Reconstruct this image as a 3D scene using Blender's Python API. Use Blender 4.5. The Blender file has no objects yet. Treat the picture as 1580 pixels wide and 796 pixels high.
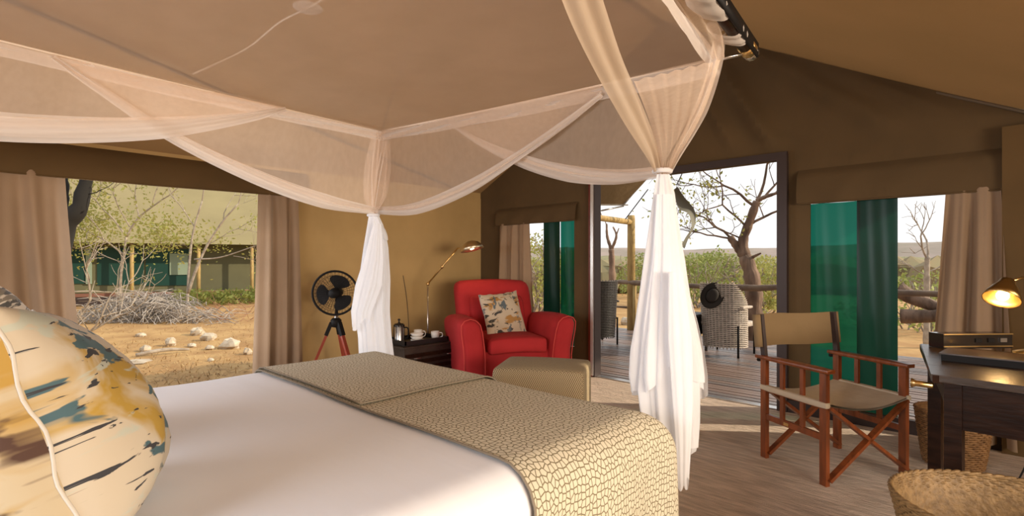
import bpy, bmesh, math, random
from mathutils import Vector, Matrix
PI = math.pi
C = bpy.context.scene.collection
SC = bpy.context.scene
R = random.Random(7)

# ------------------------------------------------------------------ camera, sky, sun, lights, exposure
HC, FPX, YAW, HZ = 1.2, 813.0, math.radians(44.0), 405.0
cam = bpy.data.objects.new('camera', bpy.data.cameras.new('camera')); C.objects.link(cam)
cam.location = (0, 0, HC); cam.rotation_euler = (PI/2, 0, YAW)
cam.data.sensor_width = 36.0; cam.data.lens = 36.0*FPX/1580.0
cam.data.shift_y = -(398.0-HZ)/1580.0*1.0
cam.data.clip_start = 0.03; cam.data.clip_end = 2000
SC.camera = cam

world = bpy.data.worlds.new('sky'); SC.world = world; world.use_nodes = True
wn = world.node_tree.nodes; wl = world.node_tree.links; wn.clear()
wo = wn.new('ShaderNodeOutputWorld'); bg = wn.new('ShaderNodeBackground')
tc = wn.new('ShaderNodeTexCoord'); sep = wn.new('ShaderNodeSeparateXYZ'); rmp = wn.new('ShaderNodeValToRGB')
ns = wn.new('ShaderNodeTexNoise'); ns.inputs['Scale'].default_value = 2.2; ns.inputs['Detail'].default_value = 6
mp = wn.new('ShaderNodeMapping'); mp.inputs['Scale'].default_value = (1, 1, 4)
mx = wn.new('ShaderNodeMix'); mx.data_type = 'RGBA'
wl.new(tc.outputs['Generated'], sep.inputs[0]); wl.new(sep.outputs['Z'], rmp.inputs[0])
wl.new(tc.outputs['Generated'], mp.inputs[0]); wl.new(mp.outputs[0], ns.inputs['Vector'])
e = rmp.color_ramp.elements; e[0].position = 0.0; e[0].color = (1.0, .985, .96, 1); e[1].position = 0.9; e[1].color = (.80, .88, 1.0, 1)
wl.new(ns.outputs['Fac'], mx.inputs['Factor']); wl.new(rmp.outputs[0], mx.inputs['A']); mx.inputs['B'].default_value = (1, 1, 1, 1)
wl.new(mx.outputs['Result'], bg.inputs['Color']); bg.inputs['Strength'].default_value = 0.95
wl.new(bg.outputs[0], wo.inputs[0])

def light(name, kind, loc, direction, energy, color, **kw):
    d = bpy.data.lights.new(name, kind); o = bpy.data.objects.new(name, d); C.objects.link(o)
    o.location = loc; o.rotation_euler = Vector(direction).to_track_quat('-Z', 'Y').to_euler()
    d.energy = energy; d.color = color
    for k, v in kw.items(): setattr(d, k, v)
    return o
SUN_TO = Vector((0.66, 0.50, 0.43)).normalized()
light('sun', 'SUN', (10, 10, 10), -SUN_TO, 3.6, (1.0, .84, .62), angle=math.radians(1.0))
# fill lights added out of view to brighten the room, at invented wall openings
light('fill_light_back', 'AREA', (-1.9, -2.38, 1.45), (0.03, 1, -.42), 50, (.95, .955, 1.0), shape='RECTANGLE', size=3.0, size_y=1.1, spread=math.radians(115))
light('fill_light_right', 'AREA', (2.9, .9, 1.3), (-1, .02, -.06), 105, (1.0, .84, .66), shape='RECTANGLE', size=3.4, size_y=1.1, spread=math.radians(120))
# daylight through the big window opening at the left
light('daylight_left_window', 'AREA', (-5.12, 1.15, 1.1), (1, .05, -.1), 30, (.90, .95, 1.0), shape='RECTANGLE', size=1.3, size_y=1.4)
SC.view_settings.view_transform = 'Standard'; SC.view_settings.look = 'None'
SC.view_settings.gamma = 1.0; SC.view_settings.use_curve_mapping = False
SC.view_settings.exposure = 0.25

# ------------------------------------------------------------------ geometry of the view, for measuring the place
FW = Vector((-math.sin(YAW), math.cos(YAW), 0)); RT = Vector((math.cos(YAW), math.sin(YAW), 0)); UP = Vector((0, 0, 1))
def ray(px, py): return FW + RT*((px-790)/FPX) + UP*((HZ-py)/FPX)
def at(px, py, t): return Vector((0, 0, HC)) + ray(px, py)*t
def onX(px, py, X): d = ray(px, py); return Vector((0, 0, HC)) + d*(X/d.x)
def onY(px, py, Y): d = ray(px, py); return Vector((0, 0, HC)) + d*(Y/d.y)
def onZ(px, py, Z): d = ray(px, py); return Vector((0, 0, HC)) + d*((Z-HC)/d.z)

# ------------------------------------------------------------------ materials
def new_mat(name):
    m = bpy.data.materials.new(name); m.use_nodes = True
    return m, m.node_tree.nodes, m.node_tree.links, m.node_tree.nodes['Principled BSDF']
def col4(c): return (c[0], c[1], c[2], 1)
def mat(name, c, rough=.8, c2=None, scale=5., stretch=(1, 1, 1), bump=0., bscale=60., metal=0., spec=.4, translucent=0., detail=4., coords='Object', bstretch=None, alpha=1., emis=None):
    m, n, l, b = new_mat(name)
    b.inputs['Roughness'].default_value = rough; b.inputs['Metallic'].default_value = metal
    b.inputs['Specular IOR Level'].default_value = spec
    t = n.new('ShaderNodeTexCoord'); mp = n.new('ShaderNodeMapping'); mp.inputs['Scale'].default_value = stretch
    l.new(t.outputs[coords], mp.inputs[0])
    csock = None
    if c2:
        ns = n.new('ShaderNodeTexNoise'); ns.inputs['Scale'].default_value = scale; ns.inputs['Detail'].default_value = detail
        l.new(mp.outputs[0], ns.inputs['Vector'])
        r = n.new('ShaderNodeValToRGB'); r.color_ramp.elements[0].position = .35; r.color_ramp.elements[1].position = .65
        r.color_ramp.elements[0].color = col4(c); r.color_ramp.elements[1].color = col4(c2)
        l.new(ns.outputs['Fac'], r.inputs[0]); l.new(r.outputs[0], b.inputs['Base Color']); csock = r.outputs[0]
    else: b.inputs['Base Color'].default_value = col4(c)
    if bump:
        mp2 = n.new('ShaderNodeMapping'); mp2.inputs['Scale'].default_value = bstretch or stretch
        l.new(t.outputs[coords], mp2.inputs[0])
        nb = n.new('ShaderNodeTexNoise'); nb.inputs['Scale'].default_value = bscale; nb.inputs['Detail'].default_value = 3
        l.new(mp2.outputs[0], nb.inputs['Vector'])
        bp = n.new('ShaderNodeBump'); bp.inputs['Strength'].default_value = bump; bp.inputs['Distance'].default_value = .02
        l.new(nb.outputs['Fac'], bp.inputs['Height']); l.new(bp.outputs[0], b.inputs['Normal'])
    if emis: b.inputs['Emission Color'].default_value = col4(emis[0]); b.inputs['Emission Strength'].default_value = emis[1]
    out = n['Material Output']; sh = b.outputs[0]
    if translucent:
        tr = n.new('ShaderNodeBsdfTranslucent'); tr.inputs['Color'].default_value = col4(c)
        if csock: l.new(csock, tr.inputs['Color'])
        ms = n.new('ShaderNodeMixShader'); ms.inputs[0].default_value = translucent
        l.new(sh, ms.inputs[1]); l.new(tr.outputs[0], ms.inputs[2]); sh = ms.outputs[0]
    if alpha < 1:
        tp = n.new('ShaderNodeBsdfTransparent'); ms = n.new('ShaderNodeMixShader'); ms.inputs[0].default_value = alpha
        l.new(tp.outputs[0], ms.inputs[1]); l.new(sh, ms.inputs[2]); sh = ms.outputs[0]
    l.new(sh, out.inputs['Surface'])
    return m
M = {}
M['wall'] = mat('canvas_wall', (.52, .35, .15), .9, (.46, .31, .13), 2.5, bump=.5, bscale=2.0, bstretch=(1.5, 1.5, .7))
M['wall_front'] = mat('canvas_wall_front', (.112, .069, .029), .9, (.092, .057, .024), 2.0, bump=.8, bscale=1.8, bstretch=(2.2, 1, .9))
M['roof'] = mat('canvas_roof', (.35, .20, .080), .9, (.31, .18, .070), 1.2, bump=.25, bscale=1.6, translucent=.10)
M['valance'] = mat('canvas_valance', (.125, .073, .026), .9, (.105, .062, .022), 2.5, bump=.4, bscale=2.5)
M['seam'] = mat('webbing', (.16, .12, .08), .9)
M['curtain'] = mat('curtain_cotton', (.37, .255, .165), .9, (.33, .23, .15), 3, bump=.15, bscale=250, translucent=.12)
M['rug'] = mat('woven_rug', (.84, .69, .57), .95, (.56, .45, .36), 3.0, stretch=(1.6, 11, 1), bump=1.0, bscale=14, bstretch=(1.5, 9, 1), detail=7)
M['subfloor'] = mat('floor_wood', (.13, .09, .06), .6, (.09, .06, .04), 4, stretch=(1, 10, 1))
M['deck'] = mat('deck_wood', (.20, .15, .13), .38, (.30, .20, .16), 2.0, stretch=(1, 8, 8), bump=.2, bscale=8, spec=.6)
M['deck2'] = mat('deck_wood_grey', (.16, .135, .13), .33, (.24, .20, .19), 2.0, stretch=(1, 8, 8), bump=.2, bscale=8, spec=.6)
M['sheet'] = mat('white_cotton', (.79, .81, .87), .85, (.82, .84, .90), 2, bump=.22, bscale=3.0, bstretch=(.5, 2.2, 1))
M['darkframe'] = mat('dark_frame', (.045, .03, .028), .5)
M['redwood'] = mat('red_stained_wood', (.20, .035, .02), .35, (.13, .02, .012), 5, stretch=(8, 8, 1))
M['metal'] = mat('brushed_steel', (.62, .60, .58), .28, metal=1.)
M['glass_edge'] = mat('pale_metal', (.80, .78, .76), .25, metal=.6)
M['green'] = None
M['chairwood'] = mat('chair_wood', (.29, .072, .018), .33, (.17, .045, .012), 6, stretch=(6, 6, 1.2), bump=.05, spec=.5)
M['canvas_seat'] = mat('chair_canvas', (.27, .185, .095), .9, (.235, .16, .08), 3, bump=.35, bscale=9, translucent=.1)
M['canvas_seat2'] = mat('chair_seat_canvas', (.62, .53, .40), .9, (.57, .48, .36), 3, bump=.35, bscale=9)
M['brass'] = mat('brass', (.75, .52, .22), .3, metal=1.)
M['black'] = mat('black_paint', (.008, .007, .007), .55, spec=.15)
M['black_gloss'] = mat('black_gloss', (.02, .016, .014), .15)
M['desk'] = mat('dark_desk_wood', (.012, .005, .003), .35, (.026, .011, .006), 5, stretch=(1, 7, 7), bump=.05, bscale=12, spec=.12)
M['desktop'] = mat('dark_desk_top', (.030, .018, .012), .26, (.055, .032, .020), 3, stretch=(1, 10, 7), bump=.08, bscale=6, spec=.4)
M['red'] = mat('red_fabric', (.46, .022, .026), .85, (.40, .018, .021), 6, bump=.2, bscale=300)
M['redlight'] = mat('red_piping', (.58, .06, .05), .8)
M['porcelain'] = mat('porcelain', (.85, .82, .76), .25)
M['fan_leg'] = mat('fan_leg_wood', (.30, .045, .020), .35, (.22, .03, .012), 5)
M['wicker'] = mat('wicker', (.36, .19, .075), .6, (.22, .11, .042), 30, bump=.3, bscale=60)
M['wicker_pale'] = mat('wicker_pale', (.26, .16, .066), .6, (.15, .088, .034), 40, bump=.3, bscale=60)
M['hat'] = mat('hat_felt', (.03, .024, .02), .8)
M['log'] = mat('log_wood', (.50, .36, .14), .7, (.38, .25, .10), 5, stretch=(4, 4, 1), bump=.3, bscale=12)
M['log_rail'] = mat('rail_wood', (.26, .18, .12), .6, (.16, .11, .08), 5, bump=.5, bscale=14)
M['bark'] = mat('bark', (.30, .20, .14), .9, (.13, .085, .06), 9, stretch=(1, 1, .3), bump=1., bscale=16)
M['bark_pale'] = mat('pale_bark', (.42, .36, .29), .9, (.28, .23, .18), 9, bump=.6, bscale=16)
M['bark_dark_shaded'] = mat('dark_shaded_bark', (.022, .020, .018), .9)  # near-black: shade painted into the close trunk; also the black stem
M['leaf'] = mat('leaf', (.32, .36, .10), .7, (.50, .46, .13), 3, translucent=.35)
M['leaf_shrub'] = mat('shrub_leaf', (.24, .30, .08), .7, (.38, .40, .12), 3, translucent=.3)
M['twig'] = mat('twig', (.34, .29, .25), .9, (.22, .18, .15), 4)
M['rock'] = mat('pale_rock', (.60, .52, .40), .9, (.42, .33, .23), 6, bump=.8, bscale=9)
M['ground'] = mat('dry_ground', (.50, .31, .125), .95, (.36, .20, .075), 1.6, bump=1.0, bscale=5, detail=12)
M['hill'] = mat('far_hill', (.36, .29, .25), 1., (.26, .23, .18), .06, bump=.0, detail=10)
M['nb_roof'] = mat('tent_roof_khaki', (.30, .25, .125), .9, (.265, .22, .11), .8)
M['nb_wall'] = mat('tent_wall_green', (.15, .145, .08), .9, (.13, .125, .07), 1.)
M['nb_screen'] = mat('tent_screen', (.006, .05, .038), .6)
M['nb_patch'] = mat('tent_patch', (.28, .36, .27), .8)
M['tray'] = mat('tray_black', (.02, .018, .018), .35)
M['chest'] = mat('dark_chest', (.03, .022, .018), .4, (.05, .036, .028), 6, bump=.3, bscale=20)
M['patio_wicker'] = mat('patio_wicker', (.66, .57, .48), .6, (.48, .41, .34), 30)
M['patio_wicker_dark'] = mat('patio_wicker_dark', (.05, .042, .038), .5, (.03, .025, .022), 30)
M['stone_fabric'] = mat('grey_canvas', (.30, .30, .25), .9)
M['rope'] = mat('cream_cord', (.72, .60, .48), .8)
M['cable'] = mat('black_cable', (.01, .01, .01), .5)

def sheer(name, color, alpha, trans=.5, weave=0.):
    m, n, l, b = new_mat(name); n.remove(b)
    d = n.new('ShaderNodeBsdfDiffuse'); d.inputs['Color'].default_value = col4(color)
    t = n.new('ShaderNodeBsdfTranslucent'); t.inputs['Color'].default_value = col4(color)
    m1 = n.new('ShaderNodeMixShader'); m1.inputs[0].default_value = trans
    tp = n.new('ShaderNodeBsdfTransparent'); m2 = n.new('ShaderNodeMixShader')
    l.new(d.outputs[0], m1.inputs[1]); l.new(t.outputs[0], m1.inputs[2])
    l.new(tp.outputs[0], m2.inputs[1]); l.new(m1.outputs[0], m2.inputs[2])
    tc = n.new('ShaderNodeTexCoord'); mp = n.new('ShaderNodeMapping'); mp.inputs['Scale'].default_value = (weave or 1, 2, 1)
    ns = n.new('ShaderNodeTexNoise'); ns.inputs['Scale'].default_value = 4; ns.inputs['Detail'].default_value = 3
    l.new(tc.outputs['UV'], mp.inputs[0]); l.new(mp.outputs[0], ns.inputs['Vector'])
    mr = n.new('ShaderNodeMapRange'); mr.inputs['From Min'].default_value = .3; mr.inputs['From Max'].default_value = .7
    mr.inputs['To Min'].default_value = max(0, alpha-.02); mr.inputs['To Max'].default_value = min(1, alpha+.02)
    l.new(ns.outputs['Fac'], mr.inputs['Value']); l.new(mr.outputs[0], m2.inputs[0])
    l.new(m2.outputs[0], n['Material Output'].inputs['Surface'])
    return m
M['net'] = sheer('net_sheer', (.95, .76, .60), .42, .5, 14)
M['net_top'] = sheer('net_top_sheer', (1.0, .84, .70), .44, .5, 3)
M['net_band'] = sheer('net_band', (.86, .78, .71), .74, .5, 3)
M['net_gather'] = sheer('net_gather', (.95, .78, .65), .22, .5, 20)
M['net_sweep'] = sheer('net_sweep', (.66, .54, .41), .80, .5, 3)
M['net_tail'] = sheer('net_tail', (.93, .94, .97), .88, .5, 18)

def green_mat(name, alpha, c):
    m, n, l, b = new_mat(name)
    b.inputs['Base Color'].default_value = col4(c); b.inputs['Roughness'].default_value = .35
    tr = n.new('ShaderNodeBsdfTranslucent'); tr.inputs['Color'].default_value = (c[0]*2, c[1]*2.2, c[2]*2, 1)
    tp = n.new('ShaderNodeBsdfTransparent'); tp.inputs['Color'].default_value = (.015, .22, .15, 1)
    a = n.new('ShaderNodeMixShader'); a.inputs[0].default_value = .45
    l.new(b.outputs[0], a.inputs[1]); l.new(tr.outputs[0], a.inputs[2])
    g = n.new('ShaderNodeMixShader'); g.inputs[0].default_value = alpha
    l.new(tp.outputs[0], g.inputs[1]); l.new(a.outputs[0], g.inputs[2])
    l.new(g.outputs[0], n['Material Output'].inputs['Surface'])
    return m
M['green'] = green_mat('green_shade_net', .60, (.002, .045, .028))
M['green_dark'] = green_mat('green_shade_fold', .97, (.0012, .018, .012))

def throw_mat():
    m, n, l, b = new_mat('pebble_weave'); b.inputs['Roughness'].default_value = .9
    t = n.new('ShaderNodeTexCoord'); v = n.new('ShaderNodeTexVoronoi'); v.feature = 'DISTANCE_TO_EDGE'; v.voronoi_dimensions = '2D'
    mp = n.new('ShaderNodeMapping'); mp.inputs['Scale'].default_value = (47, 58, 1)
    v.inputs['Scale'].default_value = 1.0; v.inputs['Randomness'].default_value = .7
    l.new(t.outputs['UV'], mp.inputs[0]); l.new(mp.outputs[0], v.inputs['Vector'])
    r = n.new('ShaderNodeValToRGB'); r.color_ramp.elements[0].position = .05; r.color_ramp.elements[1].position = .12
    r.color_ramp.elements[0].color = (.17, .14, .08, 1); r.color_ramp.elements[1].color = (.60, .545, .42, 1)
    l.new(v.outputs['Distance'], r.inputs[0]); l.new(r.outputs[0], b.inputs['Base Color'])
    bp = n.new('ShaderNodeBump'); bp.inputs['Strength'].default_value = .5; bp.inputs['Distance'].default_value = .004
    l.new(r.outputs[0], bp.inputs['Height']); l.new(bp.outputs[0], b.inputs['Normal'])
    return m
M['throw'] = throw_mat(); M['throw_edge'] = mat('throw_hem', (.22, .18, .13), .9)
def herring_mat():
    m, n, l, b = new_mat('herringbone'); b.inputs['Roughness'].default_value = .95
    t = n.new('ShaderNodeTexCoord'); s = n.new('ShaderNodeSeparateXYZ'); l.new(t.outputs['UV'], s.inputs[0])
    def mth(op, a, bb=None, val=None):
        x = n.new('ShaderNodeMath'); x.operation = op; l.new(a, x.inputs[0])
        if bb is not None: l.new(bb, x.inputs[1])
        if val is not None: x.inputs[1].default_value = val
        return x.outputs[0]
    pp = n.new('ShaderNodeMath'); pp.operation = 'PINGPONG'; l.new(s.outputs['X'], pp.inputs[0]); pp.inputs[1].default_value = .014
    sm = mth('ADD', pp.outputs[0], s.outputs['Y']); sc = mth('MULTIPLY', sm, val=430.); sn = mth('SINE', sc)
    r = n.new('ShaderNodeValToRGB'); r.color_ramp.elements[0].position = .35; r.color_ramp.elements[1].position = .6
    r.color_ramp.elements[0].color = (.13, .085, .05, 1); r.color_ramp.elements[1].color = (.50, .40, .24, 1)
    h = mth('MULTIPLY_ADD', sn, val=.5); 
    h.node.inputs[2].default_value = .5
    l.new(h, r.inputs[0]); l.new(r.outputs[0], b.inputs['Base Color'])
    return m
M['herring'] = herring_mat()
def blot_mat(name, base, layers, scale=3.):
    """cream cloth with watercolour blots; layers = (colour, noise scale, threshold, softness, seed)"""
    m, n, l, b = new_mat(name); b.inputs['Roughness'].default_value = .85
    t = n.new('ShaderNodeTexCoord'); cur = None
    for (c, sc, th, soft, seed, st) in layers:
        mp = n.new('ShaderNodeMapping'); mp.inputs['Location'].default_value = (seed, seed*1.7, seed*.6); mp.inputs['Scale'].default_value = st
        mp.inputs['Rotation'].default_value = (0, 0, seed)
        l.new(t.outputs['UV'], mp.inputs[0])
        ns = n.new('ShaderNodeTexNoise'); ns.inputs['Scale'].default_value = sc*scale; ns.inputs['Detail'].default_value = 4; ns.inputs['Distortion'].default_value = .6
        l.new(mp.outputs[0], ns.inputs['Vector'])
        mr = n.new('ShaderNodeMapRange'); mr.inputs['From Min'].default_value = th; mr.inputs['From Max'].default_value = th+soft
        l.new(ns.outputs['Fac'], mr.inputs['Value'])
        x = n.new('ShaderNodeMix'); x.data_type = 'RGBA'; l.new(mr.outputs[0], x.inputs['Factor'])
        if cur is None: x.inputs['A'].default_value = col4(base)
        else: l.new(cur, x.inputs['A'])
        x.inputs['B'].default_value = col4(c); cur = x.outputs['Result']
    l.new(cur, b.inputs['Base Color'])
    return m
M['leafprint'] = blot_mat('leaf_print', (.46, .40, .31), [((.36, .23, .04), 1.0, .53, .10, 1.3, (1, 1, 1)), ((.40, .42, .36), 1.6, .60, .05, 4.1, (1, 2.4, 1)), ((.05, .10, .12), 1.3, .565, .025, 7.7, (1, 2.0, 1)), ((.03, .03, .035), 2.6, .63, .015, 2.9, (1, 3.5, 1))], 5.5)
M['spotprint'] = blot_mat('spot_print', (.40, .32, .20), [((.34, .20, .035), 1.2, .50, .10, 5.2, (1, 1, 1)), ((.055, .022, .01), 1.6, .545, .05, 9.4, (1, 1, 1))], 5.5)
M['darkprint'] = blot_mat('dark_print', (.60, .56, .50), [((.08, .08, .08), 2.0, .48, .04, 3.2, (1, 5, 1)), ((.20, .18, .15), 2.0, .55, .04, 6.2, (1, 4, 1))], 5.)
M['birdprint'] = blot_mat('small_leaf_print', (.60, .50, .37), [((.45, .24, .07), 2.0, .58, .05, 1.9, (1, 2, 1)), ((.05, .045, .04), 2.4, .575, .03, 4.4, (1, 2.6, 1)), ((.12, .15, .17), 2.2, .58, .03, 8.1, (2, 1, 1))], 3.2)
M['piping'] = mat('cream_piping', (.50, .46, .40), .8)

# ------------------------------------------------------------------ mesh helpers
class MB:
    def __init__(s): s.v = []; s.f = []; s.uv = {}; s.mi = []; s.cur = 0
    def add(s, vs, fs, uvs=None):
        o = len(s.v); s.v += [Vector(p) for p in vs]
        if uvs:
            for i, u in enumerate(uvs): s.uv[o+i] = u
        for f in fs: s.f.append([i+o for i in f]); s.mi.append(s.cur)
        return s
    def box(s, x0, x1, y0, y1, z0, z1, rz=0, c=None):
        p = [Vector((x, y, z)) for z in (z0, z1) for y in (y0, y1) for x in (x0, x1)]
        if rz:
            c = Vector(c or ((x0+x1)/2, (y0+y1)/2, 0)); m = Matrix.Rotation(rz, 4, 'Z'); p = [m @ (q-c)+c for q in p]
        return s.add(p, [(0, 2, 3, 1), (4, 5, 7, 6), (0, 1, 5, 4), (2, 6, 7, 3), (0, 4, 6, 2), (1, 3, 7, 5)])
    def bar(s, a, b, w, h, up=(0, 0, 1)):
        a = Vector(a); b = Vector(b); d = (b-a).normalized(); u = Vector(up)
        if abs(d.dot(u)) > .98: u = Vector((1, 0, 0))
        x = d.cross(u).normalized(); y = x.cross(d).normalized()
        p = [q + x*(i*w/2) + y*(j*h/2) for q in (a, b) for (i, j) in ((-1, -1), (1, -1), (1, 1), (-1, 1))]
        return s.add(p, [(3, 2, 1, 0), (4, 5, 6, 7), (0, 1, 5, 4), (1, 2, 6, 5), (2, 3, 7, 6), (3, 0, 4, 7)])
    def tube(s, pts, r, n=8, cap=True):
        pts = [Vector(p) for p in pts]; k = len(pts); rs = r if isinstance(r, (list, tuple)) else [r]*k
        vs = []; fs = []; ref = None
        for i, p in enumerate(pts):
            d = (pts[min(i+1, k-1)]-pts[max(i-1, 0)])
            d = d.normalized() if d.length > 1e-9 else Vector((0, 0, 1))
            if ref is None: ref = d.orthogonal().normalized()
            x = (ref - d*ref.dot(d))
            x = x.normalized() if x.length > 1e-6 else d.orthogonal().normalized()
            ref = x; y = d.cross(x)
            for j in range(n):
                a = 2*PI*j/n; vs.append(p + (x*math.cos(a)+y*math.sin(a))*rs[i])
        for i in range(k-1):
            for j in range(n):
                fs.append((i*n+j, i*n+(j+1) % n, (i+1)*n+(j+1) % n, (i+1)*n+j))
        if cap: fs.append(tuple(range(n-1, -1, -1))); fs.append(tuple((k-1)*n+j for j in range(n)))
        return s.add(vs, fs)
    def lathe(s, prof, c=(0, 0, 0), n=24, axis=None):
        c = Vector(c); vs = []; fs = []; rot = Matrix.Identity(3)
        if axis is not None: rot = Vector((0, 0, 1)).rotation_difference(Vector(axis)).to_matrix()
        for (r, z) in prof:
            for j in range(n):
                a = 2*PI*j/n; vs.append(c + rot @ Vector((r*math.cos(a), r*math.sin(a), z)))
        for i in range(len(prof)-1):
            for j in range(n): fs.append((i*n+j, i*n+(j+1) % n, (i+1)*n+(j+1) % n, (i+1)*n+j))
        return s.add(vs, fs)
    def grid(s, fn, nu, nv, uvfn=None, closeu=False):
        vs = []; fs = []; uv = []
        for i in range(nu+1):
            for j in range(nv+1):
                u = i/nu; v = j/nv; vs.append(fn(u, v)); uv.append(uvfn(u, v) if uvfn else (u, v))
        for i in range(nu):
            for j in range(nv): a = i*(nv+1)+j; fs.append((a, a+nv+1, a+nv+2, a+1))
        return s.add(vs, fs, uv)
    def rbox(s, c, h, r, n=6, fn=None, rz=0, rx=0):
        """rounded box: centre, half sizes, radius; fn deforms local points"""
        c = Vector(c); h = Vector(h); rot = Matrix.Rotation(rz, 3, 'Z') @ Matrix.Rotation(rx, 3, 'X')
        inner = Vector((max(h.x-r, 0), max(h.y-r, 0), max(h.z-r, 0)))
        for ax in range(3):
            for sg in (-1, 1):
                vs = []; uv = []
                a1 = (ax+1) % 3; a2 = (ax+2) % 3
                for i in range(n+1):
                    for j in range(n+1):
                        p = Vector((0, 0, 0)); p[ax] = sg*h[ax]
                        # denser near the edges
                        fu = math.sin((i/n-.5)*PI) if n > 2 else (i/n*2-1); fv = math.sin((j/n-.5)*PI) if n > 2 else (j/n*2-1)
                        p[a1] = fu*h[a1]; p[a2] = fv*h[a2]
                        q = Vector([max(-inner[k], min(inner[k], p[k])) for k in range(3)])
                        d = p-q
                        if d.length > 1e-9: p = q + d.normalized()*r
                        uv.append((p[a1], p[a2]) if ax != 0 else (p[a1], p[a2]))
                        if fn: p = fn(p)
                        vs.append(rot @ p + c)
                fs = []
                for i in range(n):
                    for j in range(n):
                        a = i*(n+1)+j; f = (a, a+n+1, a+n+2, a+1); fs.append(f if sg > 0 else f[::-1])
                s.add(vs, fs, uv)
        return s
    def blob(s, c, r, n=8, noise=.2, rng=None):
        rng = rng or R; c = Vector(c); r = Vector(r) if hasattr(r, '__len__') else Vector((r, r, r))
        vs = [c+Vector((0, 0, -r.z))]; fs = []; m = max(3, n//2)
        for i in range(1, m):
            ph = PI*i/m-PI/2
            for j in range(n):
                a = 2*PI*j/n; k = 1+rng.uniform(-noise, noise)
                vs.append(c+Vector((r.x*math.cos(ph)*math.cos(a)*k, r.y*math.cos(ph)*math.sin(a)*k, r.z*math.sin(ph)*k)))
        vs.append(c+Vector((0, 0, r.z))); top = len(vs)-1
        for j in range(n): fs.append((0, 1+(j+1) % n, 1+j)); fs.append((top, 1+(m-2)*n+j, 1+(m-2)*n+(j+1) % n))
        for i in range(m-2):
            for j in range(n): fs.append((1+i*n+j, 1+i*n+(j+1) % n, 1+(i+1)*n+(j+1) % n, 1+(i+1)*n+j))
        return s.add(vs, fs)
    def build(s, name, mats, parent=None, smooth=True, weld=0, loc=None, auto=None):
        me = bpy.data.meshes.new(name)
        off = Vector(loc) if loc is not None else (parent_world(parent) if parent else Vector((0, 0, 0)))
        me.from_pydata([tuple(p-off) for p in s.v], [], s.f)
        if not isinstance(mats, (list, tuple)): mats = [mats]
        for m in mats: me.materials.append(m)
        if s.uv:
            ul = me.uv_layers.new(name='UVMap')
            for lp in me.loops:
                u = s.uv.get(lp.vertex_index)
                if u: ul.data[lp.index].uv = u
        for i, p in enumerate(me.polygons): p.material_index = s.mi[i]; p.use_smooth = smooth
        if weld:
            bm = bmesh.new(); bm.from_mesh(me); bmesh.ops.remove_doubles(bm, verts=bm.verts, dist=weld); bm.to_mesh(me); bm.free()
        me.update()
        if smooth and auto: me.set_sharp_from_angle(angle=math.radians(auto))
        o = bpy.data.objects.new(name, me); C.objects.link(o)
        if parent: o.parent = parent
        else: o.location = off
        return o
def parent_world(p):
    v = Vector((0, 0, 0))
    while p is not None: v += Vector(p.location); p = p.parent
    return v
# things are built in world positions: an Empty with no rotation at the base, parts relative to it
def thing(name, loc, label, cat, group=None):
    o = bpy.data.objects.new(name, None); C.objects.link(o); o.location = loc; o.empty_display_size = .1
    return tag(o, label, cat, group)
def tag(o, label, cat, group=None, kind=None):
    o['label'] = label; o['category'] = cat
    if group: o['group'] = group
    if kind: o['kind'] = kind
    return o
def struct(o, label=None):
    o['kind'] = 'structure'
    if label: o['label'] = label
    return o
def sempty(name, loc, label=None):
    o = bpy.data.objects.new(name, None); C.objects.link(o); o.location = loc; return struct(o, label)
def lerp(a, b, t): return a+(b-a)*t
def interp(tab, z):
    """tab: list of (key, value...) with keys ascending"""
    if z <= tab[0][0]: return tab[0][1:]
    for i in range(len(tab)-1):
        if z <= tab[i+1][0]:
            t = (z-tab[i][0])/(tab[i+1][0]-tab[i][0]); return tuple(lerp(a, b, t) for a, b in zip(tab[i][1:], tab[i+1][1:]))
    return tab[-1][1:]
def catmull(pts, n):
    pts = [Vector(p) for p in pts]; out = []
    P = [pts[0]*2-pts[1]]+pts+[pts[-1]*2-pts[-2]]
    seg = len(pts)-1
    for k in range(n+1):
        u = k/n*seg; i = min(int(u), seg-1); t = u-i
        a, b, c, d = P[i], P[i+1], P[i+2], P[i+3]
        out.append(.5*((2*b)+(c-a)*t+(2*a-5*b+4*c-d)*t*t+(3*b-a-3*c+d)*t**3))
    return out

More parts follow.
